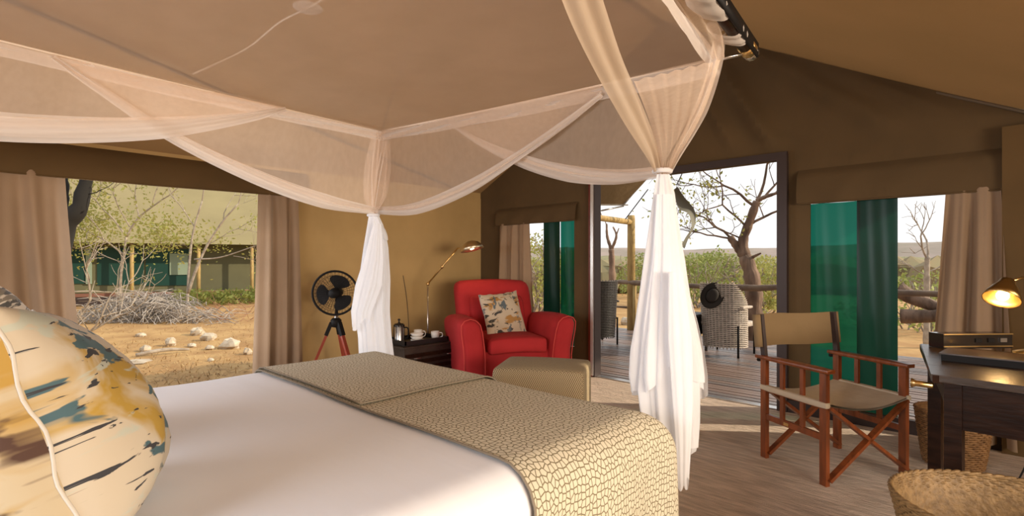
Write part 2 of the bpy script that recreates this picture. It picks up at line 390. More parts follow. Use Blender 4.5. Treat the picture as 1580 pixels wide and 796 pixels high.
# ------------------------------------------------------------------ the tent: floor, walls, roof
XL, YF, XR, YB = -5.0, 4.6, 3.0, -2.5
RIDGE_X, RIDGE_Z, EL, EK = -2.45, 3.50, 2.09, (.1, 2.11)
EAVE_R = 1.85
def roofz(x):
    return interp([(XL, EL), (RIDGE_X, RIDGE_Z), (EK[0], EK[1]), (XR, EAVE_R)], x)[0]
b = MB().box(XL-.1, XR, YB, YF+.02, -.12, -.012); struct(b.build('floor', M['subfloor'], smooth=False))
rug = MB().box(XL+.06, XR-.1, YB+.1, YF-.04, -.012, .004); tag(rug.build('rug', M['rug'], smooth=False), 'grey brown ribbed woven rug covering the tent floor', 'rug')
def wall_with_holes(name, axis, pos, a0, a1, ztop, holes, material, th=.02):
    """axis 'x': wall plane X=pos spanning Y a0..a1; 'y': plane Y=pos spanning X"""
    mb = MB(); xs = sorted(set([a0, a1]+[h[0] for h in holes]+[h[1] for h in holes])); zs = sorted(set([0, ztop]+[h[2] for h in holes]+[h[3] for h in holes]))
    for i in range(len(xs)-1):
        for j in range(len(zs)-1):
            cx = (xs[i]+xs[i+1])/2; cz = (zs[j]+zs[j+1])/2
            if any(h[0] < cx < h[1] and h[2] < cz < h[3] for h in holes): continue
            if axis == 'x': mb.box(pos-th, pos, xs[i], xs[i+1], zs[j], zs[j+1])
            else: mb.box(xs[i], xs[i+1], pos, pos+th, zs[j], zs[j+1])
    return mb
LW = (.20, 1.93, .10, 1.84)       # big window in the left wall: y0 y1 z0 z1
SW = (-4.55, -3.50, .28, 1.66)    # small window
DW = (-3.20, -1.42, 0.0, 2.03)    # doorway
RW = (-1.19, -.30, .10, 1.66)     # right window
wl_ = wall_with_holes('wall_left', 'x', XL, YB, YF+.02, EL, [LW], M['wall']); struct(wl_.build('wall_left', M['wall'], smooth=False))
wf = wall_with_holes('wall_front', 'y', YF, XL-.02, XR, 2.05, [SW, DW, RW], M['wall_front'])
# gable above: loose canvas with soft folds running down from the roof line
xs = [XL-.02, -4.5, -4, -3.5, -3, RIDGE_X, -2, -1.5, -1, -.5, EK[0]]
FOLDS = [((1110, 100), (1235, 285), .045, .07), ((1150, 75), (1400, 205), .05, .09), ((1215, 85), (1480, 175), .04, .07), ((1085, 150), (1150, 250), .03, .06), ((1235, 262), (1340, 300), .02, .04), ((850, 290), (770, 330), .02, .05), ((1160, 62), (1560, 165), .03, .04)]
FS = [(onY(a[0], a[1], YF), onY(b_[0], b_[1], YF), am, w) for a, b_, am, w in FOLDS]
def fold(x, z):
    p = Vector((x, YF, z)); o = 0
    for a, b_, am, w in FS:
        d = b_-a; t = max(0, min(1, (p-a).dot(d)/d.dot(d))); q = (p-a-d*t).length; o += 1.8*am*math.exp(-(q/w)**2)*math.sin(PI*min(1, max(0, .15+.85*t)))
    return o
def gab(u, v):
    x = lerp(XL-.02, XR, u); z1 = max(roofz(x), 2.06); z = lerp(2.02, z1+.01, v)
    return Vector((x, YF-.005-fold(x, z)*max(0, min(1, (z-2.05)*6)), z))
wf.grid(gab, 170, 40)
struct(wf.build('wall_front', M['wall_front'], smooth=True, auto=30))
wr = wall_with_holes('wall_right', 'x', XR+.02, YB, YF, EAVE_R, [(-.9, 2.7, .6, 1.80)], M['wall']); struct(wr.build('wall_right', M['wall'], smooth=False))  # opening invented and wall set back for the added fill light
wb = wall_with_holes('wall_back', 'y', YB-.02, XL-.02, XR, 2.05, [(-3.5, -.3, .6, 2.0)], M['wall'])  # opening invented to hold the back fill light
gv = [(x, YB-.01, 2.05) for x in xs]+[(x, YB-.01, max(roofz(x), 2.05)) for x in xs]
wb.add(gv, [(i, i+1, i+1+len(xs), i+len(xs)) for i in range(len(xs)-1)])
struct(wb.build('wall_back', M['wall'], smooth=False))
cl = MB()
prof = [(XL-.35, EL-.16), (XL, EL), (RIDGE_X, RIDGE_Z), EK, (XR+.05, EAVE_R-.01)]
for i in range(len(prof)-1):
    (xa, za), (xb, zb) = prof[i], prof[i+1]
    def f(u, v, xa=xa, xb=xb, za=za, zb=zb):
        sag = -.035*math.sin(PI*u)*(1+.4*math.sin(v*9)) if abs(xb-xa) > 1.5 else 0
        return Vector((lerp(xa, xb, u), lerp(YB-.05, YF+.02, v), lerp(za, zb, u)+sag))
    cl.grid(f, 10, 40)
struct(cl.build('ceiling', M['roof']))
sm = MB(); a = onY(700, 290, 4.13); 
def leftroof(x, y, d=.012): return Vector((x, y, EL+(x-XL)*(RIDGE_Z-EL)/(RIDGE_X-XL)-d-.035*math.sin(PI*(x-XL)/(RIDGE_X-XL))*1.2))
sm.tube([leftroof(lerp(-4.97, -3.6, t/12), lerp(4.2, -1.2, t/12)) for t in range(13)], .012, 6)  # narrow dark tube run along the left roof slope
struct(sm.build('trim_1', M['seam']), 'thin dark line crossing the left slope of the tent roof')
sm = MB(); sm.tube([(RIDGE_X, YB, RIDGE_Z-.03), (RIDGE_X, YF, RIDGE_Z-.03)], .025, 8); struct(sm.build('trim_2', M['seam']))
# dark edge tape along the right slope against the front gable
sm = MB(); sm.tube([(lerp(RIDGE_X, EK[0], t), YF-.02, lerp(RIDGE_Z, EK[1], t)-.035*math.sin(PI*t)-.012) for t in [i/20 for i in range(21)]], .012, 6); struct(sm.build('trim_3', M['seam']))
# skirt of the front wall at floor level
sk = MB(); sk.box(-1.40, XR-.1, YF-.03, YF-.005, 0, .10); struct(sk.build('baseboard_front', M['darkframe'], smooth=False))

# valances over windows: canvas flaps, slightly bellied
def valance(parent, axis, pos, a0, a1, z1, z0, belly, mat_, sag=0.0, out=.0):
    mb = MB()
    def f(u, v):
        a = lerp(a0, a1, u); z = lerp(z1, z0, v) - sag*math.sin(PI*u)*v
        off = out*min(1, v*5) + .004 + .05*math.sin(v*PI*.7)*belly + .008*math.sin(u*23+v*3)*v
        return Vector((pos+off, a, z)) if axis == 'x' else Vector((a, pos-off, z))
    mb.grid(f, 40, 10)
    mb.tube([f(i/40, 1) for i in range(41)], .006, 6)
    return mb.build('valance', mat_, parent)
w1 = sempty('window_1', (XL, 1.0, LW[2]), 'large open window in the left canvas wall')
valance(w1, 'x', XL, -.9, 2.30, 2.06, 1.83, 1.0, M['valance'], .02, .02)
fr = MB()
for (y, ) in ((LW[0],), (LW[1],)): fr.box(XL-.02, XL+.012, y-.02, y+.02, LW[2], LW[3])
fr.box(XL-.02, XL+.012, LW[0], LW[1], LW[2]-.03, LW[2]+.015)
fr.build('window_frame', M['stone_fabric'], w1, smooth=False)
w2 = sempty('window_2', (-4.0, YF, SW[2]), 'small window between the corner and the doorway')
valance(w2, 'y', YF, -4.66, -3.44, 1.86, 1.655, .6, M['wall_front'], .0, .03)
w3 = sempty('window_3', (-.7, YF, RW[2]), 'window right of the doorway behind the camp chair')
valance(w3, 'y', YF, -1.27, -.05, 1.93, 1.66, .6, M['wall_front'], .0, .03)
# dark end panel at the far right
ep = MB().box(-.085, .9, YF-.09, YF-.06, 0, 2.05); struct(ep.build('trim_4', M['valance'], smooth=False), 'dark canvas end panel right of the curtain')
# green shade net in the windows
def screen(parent, name, x0, x1, z0, z1, y, m, wav=.01, k=9):
    mb = MB(); mb.grid(lambda u, v: Vector((lerp(x0, x1, u), y+wav*math.sin(u*k+v*2), lerp(z0, z1, v))), 24, 12)
    return mb.build(name, m, parent)
screen(w3, 'green_screen', RW[0]-.03, -.86, RW[2], RW[3], YF+.03, M['green'])
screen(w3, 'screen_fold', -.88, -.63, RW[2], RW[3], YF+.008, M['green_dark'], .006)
screen(w2, 'green_screen', -3.72, SW[1], SW[2], SW[3], YF+.03, M['green'])
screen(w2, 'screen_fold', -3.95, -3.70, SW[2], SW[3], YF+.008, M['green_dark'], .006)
# light warm panel of the wall left of the door
# door frame
d1 = sempty('door_1', ((DW[0]+DW[1])/2, YF, 0), 'open doorway onto the deck')
MB().box(DW[0]-.075, DW[0]-.02, YF-.05, YF+.05, 0, DW[3]).build('door_jamb', M['redwood'], d1, smooth=False)['label'] = 'reddish wooden jamb'
MB().box(DW[0]-.02, DW[0]+.005, YF-.05, YF+.06, 0, DW[3]).build('door_edge', M['darkframe'], d1, smooth=False)
MB().box(DW[0]-.04, DW[0]-.008, YF-.065, YF-.05, 0.02, DW[3]).build('door_track', M['glass_edge'], d1, smooth=False)
MB().box(DW[1], DW[1]+.075, YF-.05, YF+.05, 0, DW[3]+.06).build('door_jamb', M['darkframe'], d1, smooth=False)
MB().box(DW[0]-.05, DW[1], YF-.049, YF+.05, DW[3], DW[3]+.06).build('door_lintel', M['darkframe'], d1, smooth=False)
MB().box(DW[0]-.02, DW[1], YF-.03, YF+.05, -.01, .012).build('threshold', M['metal'], d1, smooth=False)

# ------------------------------------------------------------------ curtains
def curtain(label, axis, pos, a0, a1, z1, z0, nf, gather, depth=.045, seed=1, b0=None, b1=None, sign=1):
    """pleated curtain; a0,a1 at the rail, b0,b1 at the hem"""
    b0 = a0 if b0 is None else b0; b1 = a1 if b1 is None else b1
    rr = random.Random(seed); ph = [rr.uniform(0, 6) for _ in range(4)]; mb = MB()
    def f(u, v):
        uu = u + .02*math.sin(u*17+ph[0])*v
        a = lerp(lerp(a0, a1, uu), lerp(b0, b1, uu), v**gather)
        w = math.sin(u*nf*2*PI+ph[1]+.6*math.sin(v*2.4+ph[2]))+.45*math.sin(u*nf*3.7*PI+ph[3]+v)
        off = depth*(.15+.95*v**.6)*w + lerp(.028, .065, v**.5)
        z = lerp(z1, z0, v)
        return Vector((pos+sign*off, a, z)) if axis == 'x' else Vector((a, pos+sign*off, z))
    mb.grid(f, int(nf*16), 22)
    o = mb.build('curtain', M['curtain'], loc=(f(.5, 1)))
    tag(o, label, 'curtain', 'beige window curtains')
    return o
curtain('beige pleated curtain left of the large window, nearest the bed cushions', 'x', XL+.02, -.35, .49, 1.86, .03, 4.6, 1.2, .062, 3, b1=.62)
curtain('beige pleated curtain on the right of the large window, beside the fan', 'x', XL+.02, 1.83, 2.19, 1.84, .03, 2.6, 1.2, .045, 5, 1.78, 2.21)
curtain('narrow beige curtain in the small window behind the red armchair', 'y', YF-.02, -4.60, -4.12, 1.67, .06, 2.8, 1.1, .04, 8, -4.60, -4.02, -1)
curtain('beige curtain at the right window behind the desk', 'y', YF-.02, -.36, -.09, 1.70, .04, 2.6, 1.1, .048, 11, -.47, -.02, -1)

# ------------------------------------------------------------------ bed
BX0, BX1, BY0, BY1, BZ = -2.84, -.915, -.45, 1.76, .65
def wrap1(u, a, b, r):
    """unfolded coordinate u -> position and drop"""
    q = r*PI/2
    if u > b-r:
        s = u-(b-r)
        if s < q: return b-r+r*math.sin(s/r), r-r*math.cos(s/r)
        return b, r+(s-q)
    if u < a+r:
        s = (a+r)-u
        if s < q: return a+r-r*math.sin(s/r), r-r*math.cos(s/r)
        return a, r+(s-q)
    return u, 0
def drape(x0, x1, y0, y1, z, r, ua, ub, va, vb, nu, nv, rip=.0, seed=0, wr=.003):
    mb = MB()
    def f(s, t):
        u = lerp(ua, ub, s); v = lerp(va, vb, t)
        x, dx = wrap1(u, x0, x1, r); y, dy = wrap1(v, y0, y1, r)
        dz = (dx**3+dy**3)**(1/3) if (dx > 0 and dy > 0) else dx+dy
        k = min(dx, dy); sx = 1 if u > (x0+x1)/2 else -1; sy = 1 if v > (y0+y1)/2 else -1
        fl = k*.02
        if dx > 0 and dy > 0 and dx < r and dy < r: pass
        x += sx*fl + (sx*rip*math.sin(v*14+seed)*min(1, dx*3) if dx > dy else 0)
        y += sy*fl + (sy*rip*math.sin(u*14+seed)*min(1, dy*3) if dy >= dx and dy > 0 else 0)
        zz = z - dz + wr*math.sin(u*5+v*3+seed)*math.sin(v*7-u*2)
        return Vector((x, y, zz))
    mb.grid(f, nu, nv, lambda s, t: (lerp(ua, ub, s), lerp(va, vb, t)))
    return mb, f
bed = thing('bed', ((BX0+BX1)/2, (BY0+BY1)/2, 0), 'large double bed made up with smooth white bedding', 'bed')
mb = MB().box(BX0+.08, BX1-.08, BY0+.02, BY1-.10, .06, .34); mb.build('bed_base', M['darkframe'], bed, smooth=False)
mb = MB().rbox(((BX0+BX1)/2, (BY0+BY1)/2, .48), ((BX1-BX0)/2-.06, (BY1-BY0)/2-.06, .15), .05, 5); mb.build('mattress', M['sheet'], bed)
for sx in (BX0+.15, BX1-.15):
    for sy in (BY0+.12, BY1-.2): MB().box(sx-.04, sx+.04, sy-.04, sy+.04, .004, .08).build('leg', M['darkframe'], bed, smooth=False)
mb, f = drape(BX0, BX1, BY0, BY1, BZ, .11, BX0-.36, BX1+.40, BY0+.0, BY1+.36, 90, 90, .012, 1, .004)
mb.build('bedspread', M['sheet'], bed)
thr = thing('bed_throw', ((BX0+BX1)/2, 1.4, BZ), 'olive and cream pebble patterned throw across the foot of the bed', 'throw')
mb, f = drape(BX0-.012, BX1+.016, BY0-.2, BY1+.016, BZ+.013, .12, BX0-.30, BX1+.52, 1.02, BY1+.42, 130, 60, .012, 1, .004)
cov = mb.build('cover', M['throw'], thr)
e = MB(); e.tube([f(i/60, 0)+Vector((0, -.002, .0)) for i in range(61)], .004, 6); e.build('hem', M['throw_edge'], cov)
mb, f2 = drape(BX0-.02, BX1+.024, BY0-.2, BY1+.024, BZ+.022, .12, BX0-.30, -1.79, 1.035, BY1+.3, 60, 40, .012, 1, .004)
o = mb.build('folded_end', M['throw'], thr)
e = MB(); e.tube([f2(1, i/30) for i in range(31)], .0035, 6); e.tube([f2(i/30, 0) for i in range(31)], .0035, 6); e.build('hem', M['throw_edge'], o)

def cushion(name, label, group, c, w, h, t, rot, mats, parent_mat, puff=2.2, piping=True, sag=0.):
    """pillow in local XZ plane with thickness along Y; rot = 3x3"""
    c = Vector(c); th = thing(name, c, label, 'cushion', group)
    mb = MB()
    def P(u, v, s):
        k = max(0, (1-abs(u)**puff*1.0))*max(0, (1-abs(v)**puff)); k = k**.42
        pin = 1-.07*(1-abs(v))**1.0*abs(u)**2 ; pin2 = 1-.07*(1-abs(u))*abs(v)**2
        wob = (1+.05*math.sin(u*7+v*5)*s)*(1-sag*v+sag*.15)
        return c + rot @ Vector((u*w/2*pin, s*t/2*k*wob, v*h/2*pin2))
    for s, mi in ((1, 0), (-1, 1)):
        mb.cur = mi
        mb.grid(lambda a, b_: P(math.sin((a-.5)*PI), math.sin((b_-.5)*PI), s), 20, 20, lambda a, b_: (math.sin((a-.5)*PI)*w/2, math.sin((b_-.5)*PI)*h/2))
    mb.build('cushion_cover', mats, th)
    if piping:
        pts = []
        for k in range(80):
            a = k/80*4
            if a < 1: u, v = -1+2*a, -1
            elif a < 2: u, v = 1, -1+2*(a-1)
            elif a < 3: u, v = 1-2*(a-2), 1
            else: u, v = -1, 1-2*(a-3)
            pts.append(P(u, v, 0)+rot @ Vector((0, .006*math.sin(k*.9), .004*math.sin(k*1.3))))
        pts.append(pts[0]); MB().tube(pts, .0036, 6).build('piping', parent_mat, th)
    return th
def rotm(z, x, y=0): return Matrix.Rotation(z, 3, 'Z') @ Matrix.Rotation(x, 3, 'X') @ Matrix.Rotation(y, 3, 'Y')
cushion('cushion', 'large leaf and blot print cushion leaning at the head of the bed', 'printed bed cushions', (-1.515, .140, .862), .50, .50, .32, rotm(math.radians(-9), math.radians(17), math.radians(-6)), [M['leafprint'], M['spotprint']], M['piping'], 1.9, sag=.38)
cushion('cushion', 'grey striped print cushion at the far left behind the leaf print one', 'printed bed cushions', (-2.06, .10, .90), .50, .56, .20, rotm(math.radians(4), math.radians(24)), [M['darkprint'], M['darkprint']], M['piping'])

# ------------------------------------------------------------------ mosquito net canopy
net = thing('mosquito_net', (-1.9, .9, 2.05), 'sheer cream mosquito net canopy swagged over the bed', 'mosquito net')
C1 = onX(588, 203, -3.12); C0 = onX(0, 62, -3.12)
C0 = C1 + (C0-C1)*1.25
C2 = onY(1108, 92, C1.y+.02); C3 = Vector((C2.x+.42, C2.y-2.3, C2.z+.03))
T1 = onX(576, 332, -3.12); T2 = at(1022, 268, 2.08)
def band_ribbon(mb, pts, w, nrm, k=1):
    """flat strip of height w hanging below the points, slightly folded"""
    n = len(pts)-1
    mb.grid(lambda u, v: pts[min(n, int(round(u*n)))] + Vector((0, 0, -w*v)) + Vector(nrm)*(.008*math.sin(v*9+u*20)*k), n, 5)
# frame tape along the edges
fm = MB()
for a, b_, nr in ((C0, C1, (1, 0, 0)), (C1, C2, (0, 1, 0)), (C2, C3, (1, 0, 0))):
    band_ribbon(fm, [a.lerp(b_, i/30)+Vector((0, 0, -.012*math.sin(PI*i/30))) for i in range(31)], .062, nr)
fm.build('top_band', M['net_band'], net)
rp = MB()
for a, b_ in ((C0, C1), (C1, C2)):
    rp.tube([a.lerp(b_, i/20)+Vector((0, 0, .006-.012*math.sin(PI*i/20))) for i in range(21)], .006, 6)
rp.build('support_cord', M['rope'], net)
# roof panel of the net
tp = MB(); tp.grid(lambda u, v: (C0.lerp(C1, u)).lerp(C3.lerp(C2, u), v)+Vector((0, 0, .03*math.sin(PI*u)*math.sin(PI*v))), 20, 20); tp.build('net_roof', M['net_top'], net)
# side curtains swept to the ties: sheer cloth from the top edge down to a thick hem
def swag(top_a, top_b, hem_px, plane, hemw, mat_sheer, nrm, bands=True, nseg=40):
    kind, pos = plane
    pr = [(onX(px, py, pos) if kind == 'x' else onY(px, py, pos)) for (px, py, *_) in hem_px]
    ws = [q[2] if len(q) > 2 else hemw for q in hem_px]
    hem = catmull(pr, nseg); n = len(hem)
    wv = [interp([(i/(len(ws)-1), w) for i, w in enumerate(ws)], k/(n-1))[0] for k in range(n)]
    mb = MB(); nr = Vector(nrm)
    def f(u, v):
        k = min(n-1, int(round(u*(n-1)))); a = top_a.lerp(top_b, u); b_ = hem[k]
        p = a.lerp(b_, v); return p + nr*(.012*math.sin(u*40)*v*(1-v)*2 + .03*v*(1-v))
    mb.grid(f, n-1, 10); mb.build('side_net', mat_sheer, net)
    hb = MB()
    for lay in range(2):
        def g(u, v, lay=lay):
            k = min(n-1, int(round(u*(n-1)))); d = (hem[min(k+1, n-1)]-hem[max(k-1, 0)]).normalized()
            up = d.cross(nr).normalized()
            if up.z < 0: up = -up
            p = hem[k]+up*wv[k]*(v-.5)*(1-.35*lay); return p + nr*(.012*math.sin(v*PI*3+u*6+lay)+.02*lay*math.sin(PI*u))
        hb.grid(g, n-1, 8)
    hb.build('hem_band', M['net_band'], net)
PX = -3.12; PYF = C1.y
swag(onX(82, 84, PX), C1, [(82, 88, .03), (150, 135, .05), (270, 213, .07), (400, 275, .085), (500, 310, .09), (576, 325, .05)], ('x', PX), .07, M['net'], (1, 0, 0))
swag(onX(440, 165, PX), onX(-260, 0, PX), [(440, 168, .02), (380, 181, .06), (250, 197, .11), (100, 200, .12), (-60, 190, .12), (-200, 165, .11)], ('x', PX+.04), .09, M['net'], (1, 0, 0))
swag(C1, onY(925, 131, PYF), [(578, 325, .05), (640, 322, .07), (720, 290, .07), (800, 240, .055), (870, 190, .05), (928, 145, .03)], ('y', PYF), .07, M['net'], (0, 1, 0))
swag(onY(688, 183, PYF+.03), C2, [(688, 187, .02), (745, 222, .045), (810, 250, .07), (880, 268, .08), (950, 273, .07), (1016, 266, .05)], ('y', PYF+.03), .07, M['net'], (0, 1, 0))
# near side: the broad diagonal sweep and the outer edge falling to the tie
def sheet_between(A, B, n, m_, parent, name, amp=.012, folds=5):
    A = catmull(A, n); B = catmull(B, n); mb = MB()
    mb.grid(lambda u, v: A[int(round(u*n))].lerp(B[int(round(u*n))], v)+RT*0+FW*(amp*math.sin(v*PI*folds+u*3)), n, 18)
    return mb.build(name, m_, parent)
sheet_between([at(845, -60, 1.30), at(880, 30, 1.42), at(920, 110, 1.58), at(965, 190, 1.80), at(1000, 245, 1.98), T2+RT*-.03],
              [at(912, -60, 1.32), at(938, 20, 1.45), at(962, 90, 1.60), at(992, 160, 1.82), at(1012, 215, 1.98), T2+RT*.005], 30, M['net_sweep'], net, 'near_sweep', .012, 4)
sheet_between([at(978, 125, 1.70), at(1002, 180, 1.84), at(1018, 240, 2.0), T2],
              [at(1112, 92, 1.84), at(1092, 160, 1.9), at(1070, 205, 1.97), at(1048, 240, 2.03), T2+RT*.03], 30, M['net'], net, 'near_side_net', .016, 12)
sheet_between([at(1100, 62, 1.80), at(1092, 110, 1.84), at(1072, 165, 1.9), at(1054, 205, 1.97), at(1036, 240, 2.03), T2+RT*.02],
              [at(1120, 50, 1.80), at(1114, 100, 1.84), at(1094, 165, 1.9), at(1073, 205, 1.97), at(1050, 242, 2.03), T2+RT*.035], 24, M['net_band'], net, 'outer_hem', .008, 3)
sheet_between([at(1030, -20, 1.55), at(1062, 25, 1.63), at(1085, 60, 1.72), at(1100, 92, 1.8)],
              [at(1078, -20, 1.56), at(1098, 25, 1.64), at(1112, 55, 1.73), at(1118, 92, 1.8)], 20, M['net'], net, 'outer_hem', .012, 3)
# gathered strings at the far corner falling from the corner to the knot
gs = MB()
for k in range(5):
    a = C1+Vector((R.uniform(-.05, .05), R.uniform(-.05, .05), -.02)); b_ = T1+Vector((R.uniform(-.015, .015), 0, 0)); 
    gs.tube(catmull([a, a.lerp(b_, .5)+RT*R.uniform(-.02, .02), b_], 8), .004, 5)
gs.build('gathered_strings', M['net_band'], net)
gsn = MB()
def gf(u, v):
    w = lerp(.045, .075, math.sin(v*PI))*(1 if v < .8 else lerp(1, .35, (v-.8)/.2)); ang = u*2*PI
    return C1.lerp(T1, v)+RT*(math.cos(ang)*w*(1+.2*math.sin(ang*6)))+FW*(math.sin(ang)*w*.5)
gsn.grid(gf, 48, 14); gsn.build('corner_gather', M['net_gather'], net)
# the hanging tails below the ties
def tail(cx_tab, T, depth, zbot_fn, flutes, seed, nm='hanging_tail', thick=.45, mat_=None, amp=.12):
    """cx_tab: (py, xl, xr) silhouette rows measured at a depth; surface is a fluted closed tube"""
    rr = random.Random(seed); ph = rr.uniform(0, 6); mb = MB(); n = 96; m = 40
    y0 = cx_tab[0][0]
    def f(u, v):
        a = u*2*PI; yb = zbot_fn(a); y = lerp(y0, yb, v)
        xl, xr = interp(cx_tab, y); cx = (xl+xr)/2; w = (xr-xl)/2/FPX*depth
        k = 1-amp+amp*math.sin(a*flutes+ph+v*1.2)+amp*.5*math.sin(a*flutes*2.3+v*2)
        p = at(cx, y, depth); 
        return p + RT*(math.cos(a)*w*k) + FW*(math.sin(a)*w*thick*k)
    mb.grid(f, n, m); return mb.build(nm, mat_ or M['net_tail'], net)
D1 = (T1.dot(FW)); D2 = T2.dot(FW)
tail([(332, 569, 584), (350, 566, 592), (380, 561, 598), (430, 554, 601), (480, 548, 600), (520, 553, 603), (560, 555, 608), (620, 556, 610)], T1, D1, lambda a: 618+8*math.sin(a*3), 7, 1)
tail([(345, 575, 588), (400, 560, 592), (440, 547, 590), (480, 541, 575), (505, 543, 570)], T1, D1-.05, lambda a: 500+10*math.sin(a*2), 5, 4)
tail([(268, 1013, 1033), (300, 1007, 1042), (350, 1000, 1048), (400, 992, 1058), (450, 985, 1064), (500, 977, 1078), (540, 970, 1087), (580, 968, 1092), (600, 972, 1092)], T2, D2+.02, lambda a: 588+22*math.sin(a*2+1.2)+8*math.sin(a*5), 8, 2)
tail([(300, 1012, 1040), (400, 1005, 1055), (500, 990, 1070), (600, 982, 1078), (650, 988, 1078), (690, 1010, 1076), (720, 1030, 1068), (755, 1042, 1064)], T2, D2, lambda a: 690+62*math.exp(-((a-.9)**2)/.35)-28*math.cos(a+PI*.0)*-1*0-30*math.exp(-((a-PI)**2)/.8), 7, 3, thick=.35)
tail([(420, 1030, 1055), (520, 1028, 1070), (620, 1036, 1072), (690, 1042, 1068), (758, 1046, 1063)], T2, D2-.06, lambda a: 745+12*math.sin(a*2), 4, 6, thick=.5)
# knots
kn = MB(); kn.tube([T1+RT*(.035*math.cos(a*PI/6))+FW*(.03*math.sin(a*PI/6)) for a in range(13)], .010, 6)
kn.build('tie', M['net_tail'], net); kn = MB(); kn.tube([T2+RT*(.032*math.cos(a*PI/6))+FW*(.03*math.sin(a*PI/6))+UP*.01 for a in range(13)], .010, 6)
kn.build('tie', M['net_tail'], net); kn = MB(); kn.tube(catmull([T1, T1+RT*.05+UP*-.09, T1+RT*.09+UP*-.17], 8), [.012, .014, .016, .02, .022, .024, .022, .018, .01], 6)
kn.build('tie_end', M['net_tail'], net)
# cloth disc in the middle of the net roof with its cord
dc = at(475, 12, 2.55)
pd = MB().lathe([(.0, .006), (.062, .005), (.07, 0), (.062, -.006), (0, -.007)], dc, 16); pd.build('centre_patch', M['net_band'], net)
ctop = C0.lerp(C1, 0)
MB().tube(catmull([onX(298, 114, PX), at(380, 75, 3.0), at(430, 35, 2.8), dc, at(500, -4, 2.4), at(560, -60, 2.1)], 24), .005, 5).build('net_cord', M['rope'], net)
MB().tube([C1, at(625, 90, 3.0), at(656, -10, 2.7)], .0025, 5).build('thin_cord', M['seam'], net)

# hanging rail with cloth tabs, by the near foot corner
rail = thing('canopy_rail', at(1152, 78, 1.86), 'dark canopy rail end with brass cap and cream cloth tabs', 'rail')
ra, rb = at(1082, -25, 1.50), at(1156, 78, 1.90)
MB().tube([ra, rb], .026, 12).build('rod', M['desk'], rail)
dv = (rb-ra).normalized()
MB().tube([rb-dv*.05, rb+dv*.0], .029, 12).build('end_collar', M['brass'], rail)
MB().tube([rb, rb+dv*.035], [.029, .026], 12).build('end_cap', M['metal'], rail)
MB().bar(rb+dv*.02, at(1118, 90, 1.84), .03, .006).build('cross_plate', M['metal'], rail)
MB().bar(ra+RT*.032, rb+RT*.03, .008, .05).build('side_strip', M['black'], rail)
L = (rb-ra).length
for (t0, t1) in ((.02, .36), (.58, .76), (-.3, -.1)):
    mb = MB(); p0 = ra+dv*L*t0; p1 = ra+dv*L*t1; side = RT; upv = dv.cross(side).normalized()
    mb.grid(lambda u, v: p0.lerp(p1, u)+(side*math.cos(v*2*PI)+upv*math.sin(v*2*PI))*(.034+.004*math.sin(u*12)) - side*(.05*max(0, -math.cos(v*2*PI))), 8, 20)
    mb.build('cloth_tab', M['net_band'], rail)

# ------------------------------------------------------------------ small helper: place a thing built in local coordinates
def local_thing(name, loc, rz, label, cat, group=None):
    o = bpy.data.objects.new(name, None); C.objects.link(o); o.location = loc; o.rotation_euler = (0, 0, rz); o.empty_display_size = .1
    return tag(o, label, cat, group)
def part(mb, name, m, parent, smooth=True, auto=None, weld=0):
    return mb.build(name, m, parent, smooth, weld, loc=(0, 0, 0), auto=auto)
def copy_tree(o, parent=None):
    c = o.copy(); C.objects.link(c); c.parent = parent
    for ch in list(o.children): copy_tree(ch, c)
    return c

# ------------------------------------------------------------------ red armchair (local: faces -Y)
AC = Vector((-3.80, 3.84, .004)); AS = 1.10
ac = local_thing('armchair', AC, math.radians(62), 'red upholstered armchair with rounded arms in the tent corner', 'armchair')
part(MB().rbox((0, .02, .22), (.37, .36, .13), .03, 5), 'seat_base', M['red'], ac)
part(MB().rbox((0, -.08, .385), (.265, .33, .075), .045, 7, lambda p: p+Vector((0, 0, .02*(1-(p.x/.27)**2)))), 'seat_cushion', M['red'], ac)
def bk(p):
    k = (p.z+.38)/.76; return Vector((p.x*(1+.06*k-.10*max(0, k-.75)), p.y+.20*k*k, p.z+.02*(1-(p.x/.36)**2)*k))
part(MB().rbox((0, .32, .58), (.37, .11, .38), .075, 10, bk), 'backrest', M['red'], ac)
part(MB().rbox((0, .235, .58), (.275, .085, .24), .07, 8, lambda p: Vector((p.x, p.y+.12*((p.z+.24)/.48)**2, p.z))), 'back_cushion', M['red'], ac)
for s in (-1, 1):
    def arm(p, s=s):
        fr_ = (p.y+.40)/.80  # 0 front 1 back
        top = max(0, p.z)/.30
        return Vector((p.x+s*.05*top+s*.02*(1-fr_), p.y-.03*top*(1-fr_), p.z+(.035*math.sin(PI*(1-fr_)*.8)+.02*(1-fr_))*top))
    a = part(MB().rbox((s*.375, .0, .335), (.11, .42, .285), .10, 10, arm), 'arm', M['red'], ac)
    # welt around the arm front
    pts = []
    for k in range(15):
        t = k/14
        if t < .3: q = Vector((-.075, 0, lerp(-.26, .19, t/.3)))
        elif t < .7:
            a_ = (t-.3)/.4*PI; q = Vector((-math.cos(a_)*.075, 0, .20+math.sin(a_)*.085))
        else: q = Vector((.075, 0, lerp(.19, -.26, (t-.7)/.3)))
        q.x *= 1.2; q.y = -.395; qq = arm(q); pts.append(qq+Vector((s*.375, -.012, .335)))
    part(MB().tube(pts, .0045, 6), 'welt', M['redlight'], a)
    for sy in (-.3, .34): part(MB().lathe([(.0, 0), (.022, 0), (.03, .10), (0, .10)], (s*.31, sy, 0), 10), 'leg', M['darkframe'], ac)
ac.scale = (AS, AS, 1.03)
cm = Matrix.Rotation(math.radians(62), 3, 'Z')
cc = Vector((AC.x, AC.y, 0)) + cm @ Vector((-.02, .03, .665))
